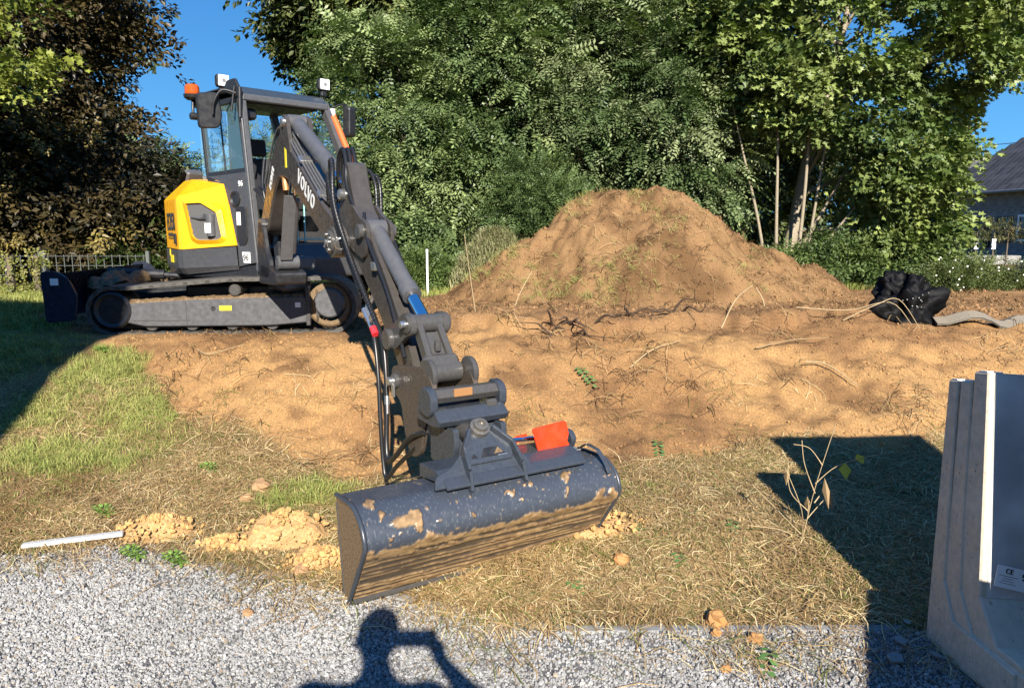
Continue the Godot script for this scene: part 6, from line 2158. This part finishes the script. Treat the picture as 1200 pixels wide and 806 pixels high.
func grey_house() -> void:
	var t := thing("grey_brick_house", "grey brick house with dark tiled hip roof at the right edge", "house")
	var brick := paint(Color(0.30, 0.275, 0.27), 0.9, M.t_soil, 1.5)
	var im := Image.create(128, 128, false, Image.FORMAT_RGB8)
	for y in 128:
		for x in 128:
			var row := y / 16
			var j := (y % 16 < 2) or ((x + (16 if row % 2 else 0)) % 32 < 2)
			var h := fmod(sin(float(row * 37 + ((x + (16 if row % 2 else 0)) / 32) * 91)) * 4373.0, 1.0)
			var k := 0.92 if j else 0.62 + 0.22 * absf(h)
			im.set_pixel(x, y, Color(k, k, k))
	brick.albedo_texture = ImageTexture.create_from_image(im)
	tri_map(brick, 1.6)
	var X0 := 16.9
	var ZN := -15.0
	var ZF := -31.0
	var b := mb()
	b.box(v3(X0 + 4.5, 1.5, (ZN + ZF) / 2), v3(9.0, 2.7, ZN - ZF), 0.01)
	part("wall", b, brick, t)
	# hip roof with overhang
	var e := 0.35
	var A := v3(X0 - e, 2.78, ZF - e)
	var B := v3(X0 + 9.0 + e, 2.78, ZF - e)
	var C := v3(X0 + 9.0 + e, 2.78, ZN + e)
	var D := v3(X0 - e, 2.78, ZN + e)
	var R0 := v3(X0 + 4.5, 6.9, ZF + 4.5)
	var R1 := v3(X0 + 4.5, 6.9, ZN - 4.5)
	b = mb()
	b.quad(A, D, R1, R0, v3(-1, 1, 0))
	b.quad(B, C, R1, R0, v3(1, 1, 0))
	b.face(A, B, R0, v3(0, 1, -1))
	b.face(C, D, R1, v3(0, 1, 1))
	b.quad(A, B, C, D, v3(0, -1, 0))
	var tile := mat(Color(0.06, 0.06, 0.068), 0.6)
	var roof := part("roof", b, tile, t)
	# courses of tiles on the near slope, each a row of small raised tiles
	b = mb()
	var sl := (R0 - A)
	var up := v3(4.5 + e, 4.12, 0).normalized()
	var nn := v3(-4.12, 4.5 + e, 0).normalized()
	var tl := mb()
	tl.xf = Transform3D(Basis(v3(0, 0, 1), up, v3(0, 0, 1).cross(up)), Vector3.ZERO)
	tl.box(Vector3.ZERO, v3(0.29, 0.34, 0.03), 0.008)
	var xs := []
	var cs := []
	for j in 20:
		var k := (j + 0.5) / 20.0
		var w0 := ZF - e + k * (4.5 + e) + 0.15
		var w1 := ZN + e - k * (4.5 + e) - 0.15
		var z := w0
		while z < w1:
			var g := rng.randf_range(0.7, 1.2)
			xs.append(Transform3D(Basis(v3(0, 0, 1), (1 if j % 2 else -1) * 0.0) * Basis(nn.cross(up).normalized(), 0.0), A + up * (j + 0.5) * 0.315 + v3(0, 0, z - A.z) + nn * 0.02))
			cs.append(Color(0.055, 0.056, 0.064) * g)
			z += 0.3
	many("roof_tiles", tl.mesh(), M.vc, xs, cs, roof)
	b = mb()
	b.tube(PackedVector3Array([A + v3(-0.06, -0.02, 0), D + v3(-0.06, -0.02, 0)]), [0.06], 8)
	part("gutter", b, mat(Color(0.12, 0.12, 0.125), 0.5), roof)
	for q in [[-25.05, 1.05, 1.15, 1.95], [-26.35, 0.75, 1.10, 1.90], [-27.25, 0.3, 0.9, 1.85], [-29.4, 0.7, 0.9, 1.8], [-23.2, 1.0, 1.1, 1.95]]:
		b = mb()
		var z: float = q[0]
		var w: float = q[1]
		var y0: float = q[2]
		var y1: float = q[3]
		for s in [-1, 1]: b.box(v3(X0 - 0.02, (y0 + y1) / 2, z + s * w / 2), v3(0.08, y1 - y0 + 0.08, 0.07), 0.005)
		b.box(v3(X0 - 0.02, y1, z), v3(0.08, 0.07, w - 0.07), 0.005)
		b.box(v3(X0 - 0.03, y0, z), v3(0.12, 0.07, w - 0.07), 0.005)
		b.box(v3(X0 - 0.02, (y0 + y1) / 2, z), v3(0.06, y1 - y0 - 0.07, 0.05), 0.005)
		var wf := part("window", b, M.white if w > 0.9 else M.black, t)
		b = mb()
		b.box(v3(X0 - 0.012, (y0 + y1) / 2, z), v3(0.02, y1 - y0 - 0.06, w - 0.06), 0.001)
		part("pane", b, mat(Color(0.015, 0.016, 0.02), 0.08), wf)
	b = mb()
	b.box(v3(X0 - 0.01, 1.05, -28.1), v3(0.06, 1.75, 0.6), 0.01)
	part("door", b, mat(Color(0.01, 0.01, 0.012), 0.5), t)
	# second roof with chimney beyond, and the cable
	var t2 := thing("far_house", "far house with pale gable and twin chimney pots behind the maple", "house")
	b = mb()
	b.box(v3(27.2, 2.1, -48.0), v3(4.0, 4.0, 5.0), 0.02)
	part("wall", b, brick, t2)
	b = mb()
	b.xf = Transform3D(Basis(), v3(27.2, 4.1, -48.0))
	b.prism(poly([-2.3, 0, 2.3, 0, 0, 1.5]), -2.7, 2.7, 0.02)
	var r2 := part("roof", b, tile, t2)
	b = mb()
	b.xf = Transform3D(Basis(), v3(27.2, 4.1, -45.28))
	for s in [-1, 1]: b.bar(v3(s * 2.35, -0.05, 0), v3(0, 1.52, 0), 0.1, 0.18, v3(0, 0, 1), 0.01)
	part("gable_trim", b, M.kerb, r2)
	for s in [-0.35, 0.35]:
		b = mb()
		b.tube(PackedVector3Array([v3(27.2 + s, 5.2, -47.0), v3(27.2 + s, 6.4, -47.0)]), [0.16], 10)
		part("chimney", b, M.white, r2)
	b = mb()
	var cp := PackedVector3Array()
	for i in 17:
		var k := i / 16.0
		cp.append(v3(lerpf(24.5, 18.9, k), lerpf(5.9, 5.2, k) - 0.4 * sin(PI * k), lerpf(-42.0, -22.0, k)))
	b.tube(cp, [0.018], 5)
	solo("overhead_cable", b, M.black, "thin black cable crossing the sky above the grey roof", "cable")
	# the house behind the viewer whose shadow falls across the blade and the left grass
	var t3 := thing("brick_house", "brick house behind the viewer on the left, casting the shadow at the left edge", "house")
	b = mb()
	b.box(v3(-8.30, 2.95, 4.2), v3(11.5, 5.9, 5.0), 0.02)
	part("wall", b, brick, t3)
	b = mb()
	b.xf = Transform3D(Basis(v3(0, 0, -1), v3(0, 1, 0), v3(1, 0, 0)), v3(-8.30, 5.9, 4.2))
	b.prism(poly([-2.8, 0, 2.8, 0, 0, 2.5]), -6.0, 6.0, 0.02)
	part("roof", b, tile, t3)
	for x in [-12.0, -8.5, -5.0]:
		b = mb()
		b.box(v3(x, 1.7, 1.72), v3(1.2, 1.3, 0.06), 0.01)
		var wn := part("window", b, M.white, t3)
		b = mb()
		b.box(v3(x, 1.7, 1.685), v3(1.05, 1.15, 0.03), 0.005)
		part("pane", b, mat(Color(0.02, 0.022, 0.026), 0.08), wn)

# ------------------------------------------------------------------ the photographer, whose shadow lies on the gravel
func seg_dist(p: Vector3, a: Vector3, b: Vector3, ra: float, rb: float) -> float:
	var d := b - a
	var t := clampf((p - a).dot(d) / maxf(d.length_squared(), 1e-9), 0.0, 1.0)
	return p.distance_to(a + d * t) - lerpf(ra, rb, t)

# surface nets over a field of tapered bones [a, b, ra, rb]
func nets(b: MB, bones: Array, cell: float, k: float) -> void:
	var lo := Vector3(1e9, 1e9, 1e9)
	var hi := -lo
	for q in bones:
		var r := maxf(q[2], q[3]) + cell * 2.0
		lo = lo.min(q[0] - Vector3(r, r, r)).min(q[1] - Vector3(r, r, r))
		hi = hi.max(q[0] + Vector3(r, r, r)).max(q[1] + Vector3(r, r, r))
	var n := Vector3i(((hi - lo) / cell).ceil()) + Vector3i.ONE
	var f := PackedFloat32Array()
	f.resize(n.x * n.y * n.z)
	f.fill(1.0)
	for q in bones:
		var qa: Vector3 = q[0]
		var qb: Vector3 = q[1]
		var r := maxf(q[2], q[3]) + k + cell * 2.0
		var a := Vector3i(((qa.min(qb) - Vector3(r, r, r) - lo) / cell).floor()).clamp(Vector3i.ZERO, n - Vector3i.ONE)
		var e := Vector3i(((qa.max(qb) + Vector3(r, r, r) - lo) / cell).ceil()).clamp(Vector3i.ZERO, n - Vector3i.ONE)
		for z in range(a.z, e.z + 1):
			for y in range(a.y, e.y + 1):
				for x in range(a.x, e.x + 1):
					var i := (z * n.y + y) * n.x + x
					var d := seg_dist(lo + Vector3(x, y, z) * cell, qa, qb, q[2], q[3])
					var o := f[i]
					var h := maxf(k - absf(o - d), 0.0) / k
					f[i] = minf(o, d) - h * h * k * 0.25
	var vid := {}
	var V := PackedVector3Array()
	var N := PackedVector3Array()
	for z in n.z - 1:
		for y in n.y - 1:
			for x in n.x - 1:
				var i := (z * n.y + y) * n.x + x
				var c: Array[float] = [f[i], f[i + 1], f[i + n.x], f[i + n.x + 1], f[i + n.x * n.y], f[i + n.x * n.y + 1], f[i + n.x * n.y + n.x], f[i + n.x * n.y + n.x + 1]]
				var neg := 0
				for g in c: neg += 1 if g < 0.0 else 0
				if neg == 0 or neg == 8: continue
				var s := Vector3.ZERO
				var m := 0
				for u in 8:
					for ax in 3:
						var w := u | (1 << ax)
						if w == u: continue
						if (c[u] < 0.0) != (c[w] < 0.0):
							var t := c[u] / (c[u] - c[w])
							var pu := Vector3(u & 1, (u >> 1) & 1, u >> 2)
							var pw_ := Vector3(w & 1, (w >> 1) & 1, w >> 2)
							s += pu.lerp(pw_, t)
							m += 1
				vid[i] = V.size()
				V.append(lo + (Vector3(x, y, z) + s / m) * cell)
				N.append(Vector3(c[1] + c[3] + c[5] + c[7] - c[0] - c[2] - c[4] - c[6], c[2] + c[3] + c[6] + c[7] - c[0] - c[1] - c[4] - c[5], c[4] + c[5] + c[6] + c[7] - c[0] - c[1] - c[2] - c[3]).normalized())
	var st := [1, n.x, n.x * n.y]
	for z in range(1, n.z - 1):
		for y in range(1, n.y - 1):
			for x in range(1, n.x - 1):
				var i := (z * n.y + y) * n.x + x
				for ax in 3:
					var j: int = i + st[ax]
					if (f[i] < 0.0) == (f[j] < 0.0): continue
					var u: int = st[(ax + 1) % 3]
					var w: int = st[(ax + 2) % 3]
					var q := [i, i - u, i - u - w, i - w]
					if not (vid.has(q[0]) and vid.has(q[1]) and vid.has(q[2]) and vid.has(q[3])): continue
					var a: int = vid[q[0]]
					var b2: int = vid[q[1]]
					var c2: int = vid[q[2]]
					var d2: int = vid[q[3]]
					b.quad_n(V[a], V[b2], V[c2], V[d2], N[a], N[b2], N[c2], N[d2])

func photographer() -> void:
	var t := thing("person", "person in dark clothes holding up a phone behind the camera to take the photo", "person")
	var skin := mat(Color(0.5, 0.3, 0.2), 0.6)
	var shirt := paint(Color(0.05, 0.06, 0.09), 0.9, M.t_grime)
	var jeans := paint(Color(0.04, 0.055, 0.10), 0.9, M.t_grime)
	var H := v3(-0.105, 1.785, 0.36)
	var sr := v3(0.09, 1.60, 0.44)
	var sl := v3(-0.32, 1.60, 0.44)
	var er := v3(0.235, 1.45, 0.20)
	var wr := v3(0.095, 1.55, 0.09)
	var el := v3(-0.37, 1.29, 0.50)
	var wl := v3(-0.37, 1.04, 0.38)
	var b := mb()
	var legs := [[v3(-0.02, 0.93, 0.44), v3(0.0, 0.50, 0.43), 0.085, 0.058], [v3(0.0, 0.5, 0.43), v3(0.0, 0.09, 0.47), 0.058, 0.042], [v3(-0.21, 0.93, 0.44), v3(-0.23, 0.50, 0.43), 0.085, 0.058], [v3(-0.23, 0.5, 0.43), v3(-0.24, 0.09, 0.47), 0.058, 0.042]]
	var bones := [[v3(-0.075, 1.50, 0.45), v3(-0.08, 1.12, 0.44), 0.125, 0.12], [v3(-0.17, 1.48, 0.45), v3(-0.16, 1.05, 0.44), 0.10, 0.10], [v3(0.02, 1.48, 0.45), v3(-0.07, 1.05, 0.44), 0.10, 0.10], [v3(-0.06, 0.98, 0.44), v3(-0.17, 0.98, 0.44), 0.115, 0.115], [sl, sr, 0.062, 0.062], [v3(-0.07, 1.58, 0.44), H + v3(0, -0.08, 0.04), 0.062, 0.055], [sr, er, 0.055, 0.042], [er, wr, 0.042, 0.028], [sl, el, 0.055, 0.042], [el, wl, 0.042, 0.028]]
	bones.append_array(legs)
	nets(b, bones, 0.024, 0.05)
	part("body_in_clothes", b, shirt, t)
	for x in [0.0, -0.24]:
		b = mb()
		nets(b, [[v3(x, 0.055, 0.50), v3(x, 0.045, 0.30), 0.045, 0.038], [v3(x, 0.10, 0.48), v3(x, 0.05, 0.50), 0.045, 0.045]], 0.012, 0.03)
		part("shoe", b, jeans, t)
	# head: skull, jaw, nose, ears, eyes and mouth
	b = mb()
	nets(b, [[H + v3(0, 0.03, 0.02), H + v3(0, 0.02, -0.015), 0.088, 0.08], [H + v3(0, -0.05, -0.03), H + v3(0, -0.085, -0.055), 0.058, 0.034], [H + v3(0, 0.0, -0.092), H + v3(0, -0.03, -0.115), 0.009, 0.015], [H + v3(0.082, 0.0, 0.01), H + v3(0.085, -0.03, 0.005), 0.015, 0.010], [H + v3(-0.082, 0.0, 0.01), H + v3(-0.085, -0.03, 0.005), 0.015, 0.010], [H + v3(-0.025, -0.062, -0.088), H + v3(0.025, -0.062, -0.088), 0.008, 0.008], [H + v3(0, -0.09, 0.04), H + v3(0, -0.2, 0.07), 0.052, 0.056]], 0.008, 0.018)
	part("head", b, skin, t)
	b = mb()
	nets(b, [[H + v3(0, 0.055, 0.03), H + v3(0, 0.05, -0.02), 0.085, 0.075], [H + v3(0, 0.0, 0.06), H + v3(0, -0.04, 0.07), 0.07, 0.05]], 0.010, 0.02)
	part("hair", b, mat(Color(0.03, 0.02, 0.012), 0.8), t)
	for s in [-1, 1]:
		b = mb()
		b.disc_pin(H + v3(s * 0.032, 0.0, -0.076), H + v3(s * 0.032, 0.0, -0.090), 0.011, 10, 0.004)
		part("eye", b, M.text_k, t)
	# phone, held by its right end; the lens is at its left end, where the camera stands
	b = mb()
	b.xf = Transform3D(Basis(), v3(-0.018, 1.60, 0.03))
	b.prism(rounded(poly([-0.078, -0.037, 0.078, -0.037, 0.078, 0.037, -0.078, 0.037]), 0.012), -0.004, 0.004, 0.0015)
	solo("phone", b, M.black, "black phone held sideways in the person's right hand", "phone")
	# right hand closed on the phone's end, left hand hanging
	b = mb()
	var hr := [[wr, v3(0.080, 1.585, 0.065), 0.026, 0.030]]
	for i in 4:
		var y := 1.625 - i * 0.019
		hr.append([v3(0.077, y, 0.060), v3(0.067, y, 0.022), 0.011, 0.0095])
		hr.append([v3(0.067, y, 0.022), v3(0.037 + 0.004 * i, y - 0.002, 0.0165), 0.0095, 0.008])
	hr.append([v3(0.077, 1.57, 0.062), v3(0.042, 1.585, 0.052), 0.012, 0.010])
	hr.append([v3(0.042, 1.585, 0.052), v3(0.019, 1.598, 0.045), 0.010, 0.009])
	nets(b, hr, 0.005, 0.008)
	part("hand", b, skin, t)
	b = mb()
	var hl := [[wl, wl + v3(0.0, -0.085, -0.02), 0.026, 0.032]]
	for i in 4:
		var o := v3(-0.005, -0.085, -0.045 + i * 0.019)
		var l := [0.075, 0.085, 0.08, 0.062][i] as float
		hl.append([wl + o, wl + o + v3(0.005, -l * 0.55, -0.004), 0.0105, 0.009])
		hl.append([wl + o + v3(0.005, -l * 0.55, -0.004), wl + o + v3(0.022, -l, 0.0), 0.009, 0.0075])
	hl.append([wl + v3(0.005, -0.035, -0.03), wl + v3(0.02, -0.075, -0.06), 0.012, 0.010])
	hl.append([wl + v3(0.02, -0.075, -0.06), wl + v3(0.03, -0.10, -0.065), 0.010, 0.008])
	nets(b, hl, 0.006, 0.008)
	part("hand", b, skin, t)


# ------------------------------------------------------------------ scene
const CAM := Vector3(0, 1.6, 0)
const PITCH := 8.8

func _ready() -> void:
	rng.seed = 20240917
	for q in [[n1, 3, 0.012, 3], [n2, 5, 0.02, 4], [n3, 9, 0.03, 3]]:
		q[0].seed = q[1]
		q[0].noise_type = FastNoiseLite.TYPE_SIMPLEX_SMOOTH
		q[0].frequency = q[2]
		q[0].fractal_octaves = q[3]
	var cam := Camera3D.new()
	cam.name = "camera"
	cam.fov = 2.0 * rad_to_deg(atan(403.0 / 890.0))
	cam.near = 0.02
	cam.far = 2000.0
	cam.position = CAM
	cam.rotation_degrees = Vector3(-PITCH, 0, 0)
	add_child(cam)
	cam.current = true
	var env := Environment.new()
	env.background_mode = Environment.BG_SKY
	env.tonemap_mode = Environment.TONE_MAPPER_LINEAR
	env.tonemap_exposure = 2.35
	env.sdfgi_enabled = true
	env.ssao_enabled = true
	env.ssil_enabled = true
	var sky := Sky.new()
	var sm := ProceduralSkyMaterial.new()
	sm.sky_top_color = Color(0.015, 0.090, 0.275).linear_to_srgb()
	sm.sky_horizon_color = Color(0.10, 0.31, 0.54).linear_to_srgb()
	sm.sky_curve = 0.12
	sm.ground_bottom_color = Color(0.12, 0.09, 0.06).linear_to_srgb()
	sm.ground_horizon_color = Color(0.25, 0.3, 0.3).linear_to_srgb()
	sm.sun_angle_max = 1.0
	sky.sky_material = sm
	env.sky = sky
	var we := WorldEnvironment.new()
	we.name = "world_environment"
	we.environment = env
	add_child(we)
	var sun := DirectionalLight3D.new()
	sun.name = "sun"
	sun.light_energy = 1.6
	sun.light_color = Color(1.0, 0.97, 0.92)
	sun.light_angular_distance = 0.5
	sun.shadow_enabled = true
	sun.rotation_degrees = Vector3(-SUN_EL, SUN_AZ, 0)
	sun.sky_mode = DirectionalLight3D.SKY_MODE_LIGHT_ONLY
	add_child(sun)
	make_materials()
	terrain()
	excavator()
	concrete()
	trees()
	small_things()
	compound_leaves()
	background()
	photographer()
	cover()

const SUN_EL := 29.5
const SUN_AZ := 7.6
